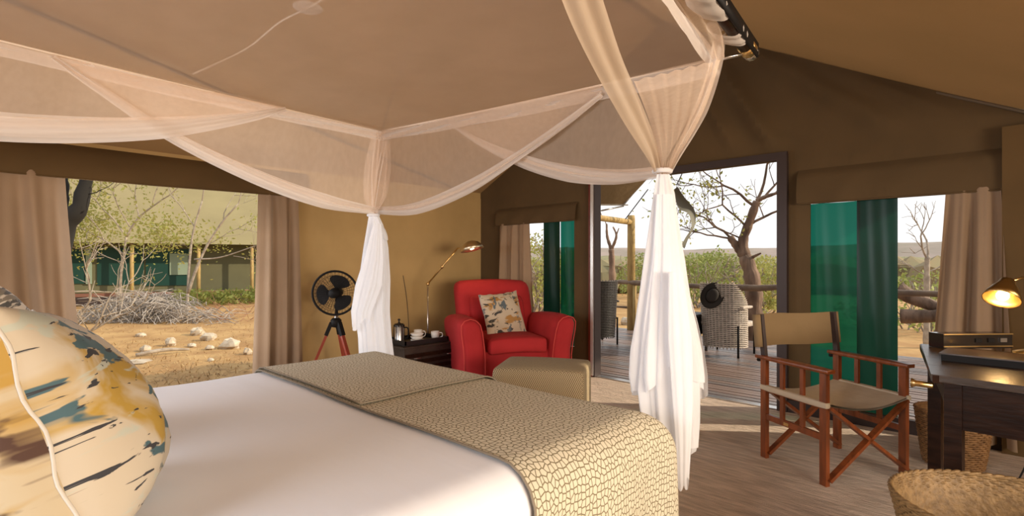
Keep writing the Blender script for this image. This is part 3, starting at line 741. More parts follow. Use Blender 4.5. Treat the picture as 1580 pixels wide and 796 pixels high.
cushion('cushion', 'cream cushion with dark leaf print on the red armchair', None, cc, .46, .46, .16, cm @ rotm(math.radians(14), math.radians(-20), math.radians(-4)), [M['birdprint'], M['birdprint']], M['piping'])

# ottoman
ot = local_thing('ottoman', (-2.62, 3.06, .004), math.radians(30), 'square herringbone ottoman in front of the red armchair', 'ottoman')
part(MB().rbox((0, 0, .235), (.34, .27, .195), .045, 8, lambda p: p+Vector((0, 0, (.02*(1-(p.x/.34)**2)*(1-(p.y/.27)**2)) if p.z > 0 else 0))), 'body', M['herring'], ot)
for sx in (-1, 1):
    for sy in (-1, 1): part(MB().lathe([(.0, 0), (.022, 0), (.028, .05), (0, .05)], (sx*.27, sy*.21, 0), 10), 'foot', M['darkframe'], ot)

# ------------------------------------------------------------------ tea corner: low chest, tray, cafetiere, cups
CH = Vector((-4.42, 3.20, .004)); CHR = 0.0
ch = local_thing('chest', CH, CHR, 'low dark slatted chest between the fan and the red armchair', 'chest')
CT = .395
part(MB().rbox((0, 0, CT/2), (.25, .34, CT/2-.012), .012, 4), 'body', M['chest'], ch)
part(MB().rbox((0, 0, CT-.008), (.265, .355, .010), .008, 4), 'lid', M['chest'], ch)
for k in range(5): part(MB().box(.25, .262, -.33, .33, .04+k*.062, .075+k*.062), 'slat', M['desk'], ch, smooth=False)
for k in range(2): part(MB().tube([(.262, -.2+k*.4-.04, .28), (.275, -.2+k*.4-.03, .28), (.275, -.2+k*.4+.03, .28), (.262, -.2+k*.4+.04, .28)], .004, 6), 'handle', M['metal'], ch)
tz = CH.z+CT+.003
ty = thing('tray', (CH.x+.02, CH.y-.03, tz), 'black tray on the low chest holding the tea things', 'tray')
mb = MB(); x0, x1, y0, y1 = CH.x-.17, CH.x+.21, CH.y-.30, CH.y+.22
mb.box(x0, x1, y0, y1, tz, tz+.008)
mb.build('tray_base', M['tray'], ty, smooth=False)
mb = MB()
for (a, b_, c_, d_) in ((x0, x1, y0, y0+.012), (x0, x1, y1-.012, y1), (x0, x0+.012, y0, y1), (x1-.012, x1, y0, y1)): mb.box(a, b_, c_, d_, tz+.008, tz+.045)
mb.build('rim', M['tray'], ty, smooth=False)
tz += .0085
def mug(loc, r, h, label, ang, saucer=False):
    t = thing('cup', loc, label, 'cup', 'white cups on the tray'); l = Vector(loc)
    MB().lathe([(0, .004), (r*.8, 0.004), (r, h*.5), (r*1.04, h), (r*.96, h), (r*.9, h*.5), (r*.7, .01), (0, .01)], l, 20).build('cup_bowl', M['porcelain'], t)
    d = Vector((math.cos(ang), math.sin(ang), 0))
    MB().tube(catmull([l+d*r*.98+UP*h*.85, l+d*(r+.028)+UP*h*.8, l+d*(r+.030)+UP*h*.4, l+d*r*.9+UP*h*.22], 12), .005, 6).build('handle', M['porcelain'], t)
    return t
ang = math.atan2(RT.y, RT.x)
mug(tuple(at(663, 400, 1).xy*0)+(0,) if False else (CH.x+.10, CH.y+.14, tz), .042, .085, 'white cup at the right end of the tray, handle towards the armchair', ang)
mug((CH.x-.03, CH.y+.02, tz), .042, .10, 'taller white cup in the middle of the tray', ang+.3)
fp = thing('cafetiere', (CH.x-.06, CH.y-.19, tz), 'glass and chrome coffee press at the left end of the tray', 'coffee press'); l = Vector(fp.location)
MB().lathe([(0, 0), (.05, 0), (.052, .012), (.05, .02), (.05, .14), (.052, .15)], l, 20).build('jug', M['metal'], fp)
MB().lathe([(.055, .15), (.057, .162), (.045, .178), (.012, .185), (.006, .205), (.014, .212), (.012, .225), (0, .228)], l, 20).build('lid', M['black_gloss'], fp)
for k in range(6):
    a = k*PI/3; MB().tube([l+Vector((.0525*math.cos(a), .0525*math.sin(a), .01)), l+Vector((.0525*math.cos(a), .0525*math.sin(a), .15))], .003, 5).build('band', M['black'], fp)
MB().tube(catmull([l+RT*.05+UP*.14, l+RT*.09+UP*.13, l+RT*.09+UP*.04, l+RT*.05+UP*.03], 10), .007, 6).build('handle', M['black'], fp)
for k, (dx, dy, dz) in enumerate(((.12, -.10, 0), (.12, -.10, .03), (.12, -.10, .06))):
    p = Vector((CH.x+dx, CH.y+dy, tz+dz))
    o = MB().lathe([(0, 0), (.045, 0), (.062, .022), (.066, .03), (.060, .028), (.04, .008), (0, .008)], p, 20).build('bowl', M['porcelain'], loc=p)
    tag(o, ['lowest white bowl of the stack on the tray', 'middle white bowl of the stack on the tray', 'topmost white bowl of the stack on the tray'][k], 'bowl', 'stacked bowls on the tray')

# ------------------------------------------------------------------ brass floor lamp
fl = thing('floor_lamp', (-4.64, 3.50, .004), 'brass floor lamp with jointed arm and dome shade behind the chest', 'floor lamp')
fb = Vector(fl.location); dep = fb.dot(FW)
j1 = at(660, 438, dep); fbx = Vector((j1.x, j1.y, 0)); fl.location = (j1.x, j1.y, .004); 
MB().lathe([(0, 0), (.13, 0), (.13, .012), (.10, .022), (.02, .03), (0, .03)], (j1.x, j1.y, .004), 24).build('base', M['brass'], fl)
MB().tube([(j1.x, j1.y, .03), j1], .009, 10).build('pole', M['metal'], fl)
j2 = at(706, 383, dep-.05)
MB().tube([j1, j2], .008, 8).build('arm', M['brass'], fl)
MB().tube([j1.lerp(j2, .45), j1.lerp(j2, .52)], .016, 8).build('joint', M['brass'], fl)
MB().blob(j1, .020, 10, 0).build('joint', M['brass'], fl)
j3 = at(728, 382, dep-.08)
MB().tube([j2, j2.lerp(j3, .6)], .007, 8).build('neck', M['brass'], fl)
ax = (UP+RT*-.25+FW*.1).normalized()
MB().lathe([(.018, .085), (.04, .08), (.08, .06), (.118, .02), (.130, -.015), (.125, -.015), (.112, .018), (.076, .052), (.02, .07)], j3+UP*-.01, 24, ax).build('shade', mat('pale_brass', (.78, .68, .50), .3, metal=1.), fl)
MB().lathe([(0, -.02), (.02, -.018), (.026, 0), (.018, .03), (0, .035)], j3+UP*-.0, 12, ax).build('bulb', mat('bulb_warm', (1, .8, .5), .5, emis=((1, .72, .35), 6.0)), fl)
light('floor_lamp_glow', 'POINT', j3+UP*-.04, (0, 0, -1), 1.2, (1.0, .75, .45), shadow_soft_size=.03)

# ------------------------------------------------------------------ pedestal fan on a wooden tripod
FN = at(517, 452, 4.78); fb = Vector((FN.x, FN.y, .004))
fan = thing('pedestal_fan', fb, 'black round fan on a reddish wooden tripod beside the curtain', 'fan')
nv = (-FW+RT*.12).normalized(); sx = Vector((0, 0, 1)).cross(nv).normalized(); 
def ring(c, r, w, n=36, nseg=6, off=0): return MB().tube([c+nv*off+(sx*math.cos(2*PI*i/n)+UP*math.sin(2*PI*i/n))*r for i in range(n+1)], w, nseg, cap=False)
RAD = .198
ring(FN, RAD, .010).build('guard_ring', M['black'], fan)
gm = MB()
for s_ in (.05, -.06):
    for i in range(36):
        a = 2*PI*i/36; d = sx*math.cos(a)+UP*math.sin(a)
        gm.tube([FN+nv*s_+d*.03, FN+nv*s_+d*RAD*.75, FN+nv*0+d*RAD], .0013, 4, cap=False)
    for rr_ in (.07, .12, .16): 
        gm.add(*[[], []]) if False else None
        q = ring(FN, rr_, .0013, 30, 4, s_*.98); gm.add(q.v, q.f)
gm.build('guard', M['black'], fan)
MB().tube([FN+nv*.065, FN-nv*.07, FN-nv*.17], [.045, .05, .042], 16).build('motor', M['black'], fan)
for k in range(3):
    a0 = math.radians(68+k*120)
    def bf(u, v):
        rr_ = lerp(.03, .165, u); w = (.35+.75*math.sin(u*PI*.62))*.9; a = a0+(v-.5)*w*1.5
        return FN+(sx*math.cos(a)+UP*math.sin(a))*rr_*(1-.12*(2*v-1)**4) + nv*(.02*(v-.5))
    mb = MB(); mb.grid(bf, 8, 8); mb.build('blade', M['black'], fan)
MB().tube([FN-UP*.19-nv*.06, FN-UP*.30-nv*.05], .018, 10).build('stem', M['metal'], fan)
MB().tube([FN-UP*.05-nv*.08, FN-UP*.2-nv*.06], .015, 8).build('yoke', M['black'], fan)
hub = FN-UP*.27-nv*.04
MB().lathe([(0, -.05), (.045, -.04), (.05, .02), (.03, .04), (0, .04)], hub, 14).build('tripod_hub', M['black'], fan)
for k, a in enumerate((200, 330, 85)):
    d = (RT*math.cos(math.radians(a)) - FW*math.sin(math.radians(a))*-1)
    foot = Vector((hub.x, hub.y, 0.004)) + d*.30; top = hub + d*.035
    lg = MB().bar(top, foot+UP*.012, .034, .022, d).build('leg', M['fan_leg'] , fan, smooth=False)
    MB().bar(top+UP*.0+d*.004, top.lerp(foot, .18)+d*.004, .042, .032, d).build('leg_bracket', M['black'], fan, smooth=False)

# ------------------------------------------------------------------ director's chair (local: seat faces +X is 'forward')
DF = Vector((.87, -.49, 0)).normalized(); ANG = math.atan2(DF.y, DF.x)
FLg = Vector((-.758, 3.20, 0)); HWD = .285
dloc = FLg - DF*.215 + Vector((-DF.y, DF.x, 0))*HWD
dc_ = local_thing('camp_chair', (dloc.x, dloc.y, .004), ANG, 'folding wooden director chair with tan canvas seat and back', 'chair')
for s in (-1, 1):
    y = s*HWD
    for x, nm in ((.215, 'f'), (-.215, 'r')):
        top = .60 if nm == 'f' else .875
        part(MB().bar((x, y, 0.0), (x-(.0 if nm == 'f' else .0), y, .60), .042, .026, (0, 1, 0)), 'leg', M['chairwood'], dc_, smooth=False)
    part(MB().bar((-.215, y, .60), (-.25, y, .875), .034, .022, (0, 1, 0)), 'back_post', M['darkframe'], dc_, smooth=False)
    part(MB().rbox((-.005, y, .615), (.265, .030, .013), .009, 4), 'armrest', M['chairwood'], dc_)
    part(MB().bar((-.215, y, .255), (.215, y, .255), .02, .034), 'side_rail', M['chairwood'], dc_, smooth=False)
    part(MB().bar((-.235, y, .425), (.235, y, .425), .024, .03), 'seat_rail', M['chairwood'], dc_, smooth=False)
    for x in (-.075, .07): part(MB().bar((x, y, .255), (x, y, .605), .026, .016, (0, 1, 0)), 'spindle', M['chairwood'], dc_, smooth=False)
    for xf in (.235, -.195):   # crossing legs in front and rear
        part(MB().bar((xf, s*HWD*.98, .42), (xf, -s*HWD*.98, .03), .018, .034, (1, 0, 0)), 'cross_leg', M['chairwood'], dc_, smooth=False)
part(MB().box(-.055, -.02, -HWD-.013, -HWD-.010, .245, .262), 'maker_plate', M['brass'], dc_, smooth=False)
mb = MB()
mb.grid(lambda u, v: Vector((lerp(-.235, .245, u), lerp(-HWD-.01, HWD+.01, v), .445-.045*math.sin(PI*v)+.006*math.sin(u*6)*math.sin(PI*v))), 16, 20)
mb.grid(lambda u, v: Vector((lerp(-.235, .245, u), lerp(-HWD-.01, HWD+.01, v), .433-.045*math.sin(PI*v)+.006*math.sin(u*6)*math.sin(PI*v))), 16, 20)
for s in (-1, 1): mb.rbox((.005, s*(HWD+.005), .432), (.24, .02, .018), .012, 4)
part(mb, 'seat', M['canvas_seat2'], dc_)
mb = MB()
def bkf(u, v, o=0): return Vector((-.235-.022*v-.03*math.sin(PI*u)-o, lerp(-HWD-.02, HWD+.02, u), lerp(.675, .872, v)+.004*math.sin(u*7)))
mb.grid(lambda u, v: bkf(u, v, 0), 20, 8); mb.grid(lambda u, v: bkf(u, v, .012), 20, 8)
for s in (0, 1): mb.tube([bkf(s, v/6, .004) for v in range(7)], .026, 8)
part(mb, 'back_canvas', M['canvas_seat'], dc_)
for s in (-1, 1): part(MB().tube([(-.215, s*HWD, .60), (-.27, s*HWD, .59)], .012, 8), 'hinge_peg', M['black'], dc_)

# ------------------------------------------------------------------ desk and what stands on it
DA, DB, DC_ = Vector((-.39, 3.60, 0)), Vector((-.255, 2.645, 0)), Vector((.80, 2.53, 0))
DZ = .76
dk = thing('desk', (.2, 3.0, .004), 'dark wooden writing desk at the right edge of the tent', 'desk')
DD = Vector((.68, 3.50, 0))
def prism(poly, z0, z1):
    n = len(poly); return MB().add([Vector((p[0], p[1], z0)) for p in poly]+[Vector((p[0], p[1], z1)) for p in poly], [tuple(range(n-1, -1, -1)), tuple(range(n, 2*n))]+[(i, (i+1) % n, n+(i+1) % n, n+i) for i in range(n)])
# top made of three boards
for k in range(4):
    a, b_ = k/4+.0015, (k+1)/4-.0015
    prism([DB.lerp(DA, a), DC_.lerp(DD, a), DC_.lerp(DD, b_), DB.lerp(DA, b_)], DZ-.028, DZ).build('top_board', M['desktop'], dk, smooth=False)
ex = (DC_-DB).normalized(); ey = (DA-DB).normalized()
MB().bar(DB+ex*.02+ey*-.0+UP*(DZ-.018), DA+ex*.01+UP*(DZ-.018), .03, .03).build('edge_board', M['desk'], dk, smooth=False)
def leg_at(p): return MB().bar(p+UP*0.004, p+UP*(DZ-.028), .055, .055, ex).build('leg', M['desk'], dk, smooth=False)
for p in (DB+ex*.075+ey*.05, DA+ex*.06-ey*.05, DC_-ex*.06+ey*.05, DD-ex*.06-ey*.05): leg_at(p)
drw = MB().bar(DB+ex*.10+ey*.04+UP*(DZ-.12), DC_-ex*.06+ey*.04+UP*(DZ-.12), .02, .17).build('drawer_front', M['desk'], dk, smooth=False)
MB().bar(DB+ex*.06+ey*.06+UP*(DZ-.08), DA+ex*.05-ey*.06+UP*(DZ-.08), .02, .10).build('side_apron', M['desk'], dk, smooth=False)
q = DB+ex*.42+ey*.022+UP*(DZ-.12); MB().blob(q, .018, 10, 0).build('knob', M['brass'], drw)
q = DB+ex*-.012+ey*.03+UP*(DZ-.05); MB().tube([q+ex*.02, q-ex*.035, q-ex*.05], [.012, .012, .02], 10).build('corner_bolt', M['brass'], dk)
def slab(name, px0, py0, px1, py1, dep, z0, h, m, label, cat):
    a = onZ(px0, py0, z0); b_ = onZ(px1, py1, z0); d = (b_-a).normalized(); nn = Vector((-d.y, d.x, 0))
    t = thing(name, a.lerp(b_, .5)+nn*dep/2, label, cat); return t, a, b_, d, nn
t, a, b_, d, nn = slab('stationery_box', 1456, 538, 1562, 537, .09, DZ+.001, .07, None, 'long black box with brass edges at the back of the desk', 'box')
prism([a, b_, b_+nn*.09, a+nn*.09], DZ+.001, DZ+.075).build('body', M['black_gloss'], t, smooth=False)
for z in (DZ+.012, DZ+.074): MB().bar(a-nn*.002+UP*(z-a.z), b_-nn*.002+UP*(z-b_.z), .006, .006).build('brass_edge', M['brass'], t, smooth=False)
for k in range(3):
    c = a.lerp(b_, .45+k*.18)-nn*.004; MB().bar(Vector((c.x, c.y, DZ+.043)), Vector((c.x, c.y, DZ+.043))+d*.035, .006, .02).build('latch', M['metal' if k == 2 else 'black'], t, smooth=False)
t, a, b_, d, nn = slab('desk_folder', 1452, 556, 1600, 572, .22, DZ+.001, .03, None, 'flat dark leather desk folder in front of the long box', 'folder')
prism([a, b_, b_+nn*.22, a+nn*.22], DZ+.001, DZ+.030).build('pages', M['black'], t, smooth=False)
prism([a-nn*.006-d*.006, b_-nn*.006, b_+nn*.226, a+nn*.226-d*.006], DZ+.030, DZ+.036).build('cover', M['desktop'], t, smooth=False)
# desk lamp
lh = at(1545, 462, 2.42); lbase = at(1600, 460, 2.5); lbase = Vector((lbase.x, lbase.y, DZ+.001))
dl = thing('desk_lamp', lbase, 'lit brass desk lamp with bell shade above the desk', 'lamp')
MB().lathe([(0, 0), (.085, 0), (.085, .012), (.03, .028), (.012, .04), (0, .04)], lbase, 24).build('base', M['brass'], dl)
ltop = at(1592, 425, 2.48)
MB().tube(catmull([lbase+UP*.03, lbase.lerp(ltop, .6)+RT*.02, ltop], 10), .008, 8).build('stem', M['brass'], dl)
axl = (UP*.80+RT*.55+FW*.30).normalized()
MB().tube([ltop, lh+axl*.10], .007, 8).build('arm', M['brass'], dl)
MB().lathe([(.012, .115), (.028, .108), (.034, .085), (.05, .06), (.062, .03), (.070, 0), (.067, 0), (.058, .028), (.045, .055), (.028, .08), (.0, .09)], lh, 28, axl).build('shade', mat('aged_brass', (.42, .27, .10), .35, metal=1.), dl)
MB().blob(lh+axl*.022, .024, 14, 0).build('bulb', mat('bulb_lit', (1, .85, .6), .5, emis=((1, .70, .30), 22.0)), dl)
MB().blob(lh+axl*.118, .010, 8, 0).build('switch', M['metal'], dl)
light('desk_lamp_glow', 'POINT', lh-axl*.03, (0, 0, -1), 3.2, (1.0, .62, .25), shadow_soft_size=.03)
# lamp cable under the desk
cb = MB().tube(catmull([(.05, 3.66, .72), (.06, 3.70, .45), (.03, 3.72, .22), (-.03, 3.70, .03), (-.02, 3.55, .012)], 24), .004, 6)
tag(cb.build('cable', M['cable'], loc=(-.02, 3.55, .012)), 'black cable hanging below the desk to the floor', 'cable')
cb = MB().tube(catmull([onX(622, 425, XL+.012), onX(627, 455, XL+.012), onX(630, 490, XL+.012), onX(632, 540, XL+.012)], 14), .0035, 6)
tag(cb.build('cable', M['seam'], loc=onX(632, 540, XL+.012)), 'thin dark cord running down the left wall behind the coffee press', 'cable')

# ------------------------------------------------------------------ wicker baskets
def basket(label, c, rb_, rt, h, m, stakes, pitch, tubr, group, oval=1.0, floorh=0):
    c = Vector(c); t = thing('basket', c, label, 'basket', group)
    rows = int(h/pitch); wm = MB(); n = stakes*4
    for k in range(rows):
        z = pitch*(k+.5); r = lerp(rb_, rt, (z/h)**.8)
        pts = []
        for i in range(n+1):
            a = 2*PI*i/n; w = tubr*.75*math.sin(a*stakes/1+(PI if k % 2 else 0)); pts.append(c+Vector(((r+w)*math.cos(a), (r+w)*oval*math.sin(a), z+.0012*math.sin(a*stakes*.5+k))))
        wm.tube(pts, tubr, 5, cap=False)
    w = wm.build('woven_wall', m, t); w['kind'] = 'stuff'
    im = MB(); im.lathe([(0, .004), (rb_-.004, .004), (lerp(rb_, rt, .5)-.004, h*.5), (rt-.004, h*.98)], (0, 0, 0), 32)
    im.v = [Vector((p.x, p.y*oval, p.z))+c for p in im.v]; im.build('lining', m, t)
    sm_ = MB()
    for i in range(stakes):
        a = 2*PI*(i+.5)/stakes; sm_.tube([c+Vector((rb_*math.cos(a), rb_*oval*math.sin(a), .002)), c+Vector((lerp(rb_, rt, .57)*math.cos(a), lerp(rb_, rt, .57)*oval*math.sin(a), h*.5)), c+Vector((rt*math.cos(a), rt*oval*math.sin(a), h))], tubr*.8, 4)
    s2 = sm_.build('stakes', m, t); s2['kind'] = 'stuff'
    rim = MB()
    for ph in (0, PI):
        rim.tube([c+Vector(((rt+.003*math.cos(ph+a_*40))*math.cos(a_), (rt+.003*math.cos(ph+a_*40))*oval*math.sin(a_), h+.003*math.sin(ph+a_*40))) for a_ in [2*PI*i/400 for i in range(401)]], tubr*1.3, 5, cap=False)
    rim.build('rim', m, t)
    return t
basket('brown wicker waste basket behind the desk leg below the window', (-.29, 4.06, .004), .135, .178, .32, M['wicker'], 26, .013, .0062, 'wicker baskets', .95)
basket('large pale woven basket in the bottom right corner in front of the desk', (.085, 2.17, .004), .27, .40, .46, M['wicker_pale'], 60, .0095, .0050, 'wicker baskets', .78)

# ------------------------------------------------------------------ deck outside
deck = sempty('deck', (-3, 6.4, -.02), 'slatted wooden deck in front of the tent')
pitch = .098; k = 0; y = YF+.06
DKX0, DKX1, DKY = -6.4, 1.6, 8.32
mesh_cache = []
def board_mesh(m):
    mb = MB().box(DKX0, DKX1, 0, .078, -.028, 0); o = mb.build('deck_board', m, smooth=False); me = o.data; bpy.data.objects.remove(o); return me
bms = [board_mesh(M['deck']), board_mesh(M['deck2'])]
while y < DKY:
    o = bpy.data.objects.new('deck_board', bms[R.randrange(2)]); C.objects.link(o); o.parent = deck
    o.location = (3, y-6.4, .018+R.uniform(-.002, .002)); y += pitch
for xx in (-6, -4, -2, 0, 1.4): MB().box(xx-.05, xx+.05, YF+.05, DKY, -.22, -.032).build('joist', M['darkframe'], deck, smooth=False)
MB().box(DKX0, DKX1, DKY-.02, DKY+.02, -.5, -.03).build('skirt_board', M['darkframe'], deck, smooth=False)

GZ = -.48
def rail_log(pts, r, name, label, group=None, extra=None):
    o = None
    return o
rl = thing('deck_railing', (-3, 8.22, 0), 'rough log railing along the far edge of the deck', 'railing')
pts = [Vector((x, 8.22+.03*math.sin(x*3), .83+.02*math.sin(x*2.3)+.012*math.sin(x*7))) for x in [(-6.4+i*.4) for i in range(21)]]
MB().tube(pts, [.045+.008*math.sin(i*1.7) for i in range(21)], 10).build('top_log', M['log_rail'], rl)
for xx in (-6.1, -4.92, -3.55, -.6, .8): MB().tube([(xx, 8.22, -.02), (xx, 8.22, .83)], .035, 10).build('post', M['log'], rl)
MB().tube([(x, 8.22, .40+.01*math.sin(x*4)) for x in [-6.3, -5.6, -4.9]], .02, 8).build('mid_log', M['log_rail'], rl)
# porch post, beam and fly sheet
pp = thing('porch_frame', (-5.0, 8.24, 0), 'yellow wooden porch post with a log beam beside the doorway', 'porch post')
MB().tube([(-5.0, 8.24, -.02), (-5.0, 8.24, 1.98), (-5.0, 8.24, 2.04)], [.075, .068, .06], 14).build('post', M['log'], pp)
MB().tube([(-5.0, 8.2, 1.92), (-5.02, 6.6, 1.95), (-5.05, 4.75, 1.97)], .05, 12).build('beam', M['log'], pp)
fly = thing('fly_sheet', (-4.6, 7, 2.2), 'tan canvas fly sheet with steel poles over the deck', 'awning')
mb = MB()
fa = onY(1012, 278, 6.2); fb_ = onY(960, 318, 6.2)
A0 = Vector((-5.6, YF+.1, 2.0)); A1 = onY(962, 316, 7.2); B0 = Vector((RIDGE_X, YF+.1, 3.6)); B1 = onY(1100, 150, 7.6)
mb.grid(lambda u, v: A0.lerp(A1, v).lerp(B0.lerp(B1, v), u)+Vector((0, 0, -.10*math.sin(PI*u)*math.sin(PI*v*.8))), 16, 16)
mb.build('canvas', M['canvas_seat'], fly)
mb = MB(); A2 = Vector((.4, YF+.1, 2.15)); A3 = Vector((.2, 7.4, 2.4))
mb.grid(lambda u, v: B0.lerp(B1, v).lerp(A2.lerp(A3, v), u)+Vector((0, 0, -.06*math.sin(PI*u))), 16, 16); mb.build('canvas', M['canvas_seat'], fly)
MB().tube([A0, A1+(A1-A0)*.03], .012, 8).build('pole', M['metal'], fly)
MB().tube([A1, B1], .014, 8).build('pole', M['metal'], fly)
MB().tube([A1+UP*-.02, onY(928, 325, 6.6)], .012, 8).build('pole', M['metal'], fly)
MB().tube([onY(965, 338, 7.2), onY(1000, 292, 7.2)], .008, 6).build('guy_rope', M['darkframe'], fly)
# loose canvas flap hanging right of the net tail
mb = MB(); fp_ = catmull([onY(1044, 286, 7.4), onY(1056, 304, 7.4), onY(1072, 325, 7.4), onY(1072, 348, 7.4), onY(1063, 366, 7.4), onY(1056, 384, 7.4)], 24)
fq_ = catmull([onY(1040, 292, 7.4), onY(1046, 320, 7.3), onY(1062, 330, 7.3), onY(1067, 350, 7.3), onY(1058, 366, 7.3), onY(1050, 380, 7.3)], 24)
mb.grid(lambda u, v: fp_[int(round(u*24))].lerp(fq_[int(round(u*24))], v)+Vector((0, .03*math.sin(v*PI), 0)), 24, 4); mb.build('loose_flap', M['stone_fabric'], fly)
MB().tube(catmull([B1, onY(1060, 250, 7.4), onY(1044, 286, 7.4)], 10), .008, 6).build('guy_rope', M['darkframe'], fly)

# patio chairs of woven strips
def patio_chair(label, loc, rz, m, name='patio_chair'):
    t = local_thing(name, loc, rz, label, 'chair', 'wicker patio chairs on the deck')
    # shell: curved back and sides, woven horizontal strips
    wv = MB(); rows = 34
    for k in range(rows):
        z = .12+k*(.82/rows)
        back = z > .62
        n = 36; pts = []
        for i in range(n+1):
            s = i/n*2-1; lim = 1.0 if z < .62 else max(.47, 1-(z-.62)*1.8)
            a = s*lim*PI*.62
            rx = .29*(1-.10*(1-z)); x = math.sin(a)*rx*1.02; y = .10+math.cos(a)*.26 + .08*z
            w = .004*math.sin(i*PI+(k % 2)*PI)
            pts.append(Vector((x*(1+w*2), y+w, z+.010*math.cos(a))))
        wv.tube(pts, .0105, 4, cap=False)
    o = part(wv, 'woven_shell', m, t); o['kind'] = 'stuff'
    lin = MB(); lin.grid(lambda u, v: Vector((math.sin((u*2-1)*(1 if v < .6 else max(.45, 1-(v-.6)*1.5))*PI*.62)*.275*(1-.10*(1-lerp(.12, .93, v))), .10+math.cos((u*2-1)*(1 if v < .6 else max(.45, 1-(v-.6)*1.5))*PI*.62)*.245+.08*lerp(.12, .93, v), lerp(.12, .93, v))), 30, 20)
    part(lin, 'lining', M['patio_wicker_dark'], t)
    st = MB()
    for i in range(25):
        s = i/24*2-1; a = s*PI*.62; lim = .95 if abs(s) < .44 else .62
        st.tube([Vector((math.sin(a)*.29*(1-.10*(1-z))*1.02, .10+math.cos(a)*.26+.08*z, z)) for z in (.10, lim*.5, lim)], .006, 4)
    o = part(st, 'stakes', m, t); o['kind'] = 'stuff'
    part(MB().rbox((0, .02, .40), (.26, .25, .035), .02, 5), 'seat', m, t)
    for s in (-1, 1):
        part(MB().rbox((s*.275, .12, .63), (.03, .15, .018), .015, 4), 'arm', m, t)
        for yy in (-.2, .30): part(MB().tube([(s*.25, yy, 0), (s*.25, yy, .40)], .014, 8), 'leg', M['black'], t)
    return t
pc_c = onZ(1122, 548, 0)
pc = patio_chair('pale grey wicker chair with its back to the doorway and a hat on it', (pc_c.x-.05, pc_c.y+.18, 0), math.radians(178), M['patio_wicker'])
pc2 = onZ(938, 535, 0)
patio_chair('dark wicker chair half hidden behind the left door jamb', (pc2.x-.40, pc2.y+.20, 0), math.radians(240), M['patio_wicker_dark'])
# small black table beside the chair
tbp = onZ(1082, 548, 0)+Vector((-.30, .18, 0))
tb = thing('patio_table', tbp, 'dark low patio table beside the grey wicker chair', 'table')
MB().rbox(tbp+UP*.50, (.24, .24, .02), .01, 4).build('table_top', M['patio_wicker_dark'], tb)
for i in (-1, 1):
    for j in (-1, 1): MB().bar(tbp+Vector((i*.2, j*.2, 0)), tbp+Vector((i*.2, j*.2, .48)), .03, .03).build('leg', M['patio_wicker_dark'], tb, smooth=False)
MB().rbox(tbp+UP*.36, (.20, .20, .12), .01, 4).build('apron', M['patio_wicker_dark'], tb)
# hat hung on the chair back
hc = at(1099, 456, onZ(1122, 548, 0).dot(FW)-.16); hax = (-FW*.9+RT*-.25+UP*.1).normalized()
ht = thing('hat', hc, 'dark felt brimmed hat hung on the wicker chair back', 'hat')
hm = MB().lathe([(0, .10), (.05, .102), (.072, .085), (.082, .03), (.086, .0), (.13, -.004), (.155, .006), (.153, .0), (.13, -.012), (.086, -.008)], (0, 0, 0), 28)
q = Vector((0, 0, 1)).rotation_difference(hax).to_matrix()
hm.v = [q @ Vector((p.x*.88, p.y*1.12, p.z))+hc for p in hm.v]; hm.build('crown_and_brim', M['hat'], ht)
hm = MB().lathe([(.0835, .028), (.0885, .002), (.087, .03)], (0, 0, 0), 28); hm.v = [q @ Vector((p.x*.88, p.y*1.12, p.z))+hc for p in hm.v]; hm.build('hat_band', M['black_gloss'], ht)

# ------------------------------------------------------------------ land
import mathutils.noise as mn
def gz(x, y):
    d = math.hypot(x, y)
    z = GZ + .06*mn.noise(Vector((x*.5, y*.5, 0))) + .03*mn.noise(Vector((x*1.7, y*1.7, 3)))
    return z
mb = MB(); rings = [0, 3, 5, 6, 7, 8, 9, 10, 11, 12, 13, 14, 16, 18, 20, 23, 27, 32, 40, 55, 80, 130, 220, 400, 700]; na = 150
vs = []; fs = []
for i, r_ in enumerate(rings):
    for j in range(na):
        a = 2*PI*j/na; x, y = r_*math.cos(a), r_*math.sin(a); vs.append(Vector((x, y, gz(x, y))))
for i in range(len(rings)-1):
    for j in range(na): fs.append((i*na+j, (i+1)*na+j, (i+1)*na+(j+1) % na, i*na+(j+1) % na))
mb.add(vs, fs); struct(mb.build('ground', M['ground']))
def hills(r0, hmin, hmax, seed, name, m):
    mb = MB(); mb.grid(lambda u, v: Vector((r0*(1+.15*v)*math.cos(lerp(-.35, PI+.35, u)), r0*(1+.15*v)*math.sin(lerp(-.35, PI+.35, u)), GZ-.5+(lerp(hmin, hmax, .5+.5*mn.noise(Vector((u*14, seed, 0))))+1.2*mn.noise(Vector((u*70, seed, 2))))*math.sin(v*PI*.5))), 240, 6)
    return struct(mb.build(name, m))
hills(330, 9, 17, 2.2, 'far_hills', M['hill']); hills(160, 3, 5.5, 7.7, 'near_ridge', mat('bush_ridge', (.30, .26, .14), 1., (.20, .20, .10), .5, detail=12))

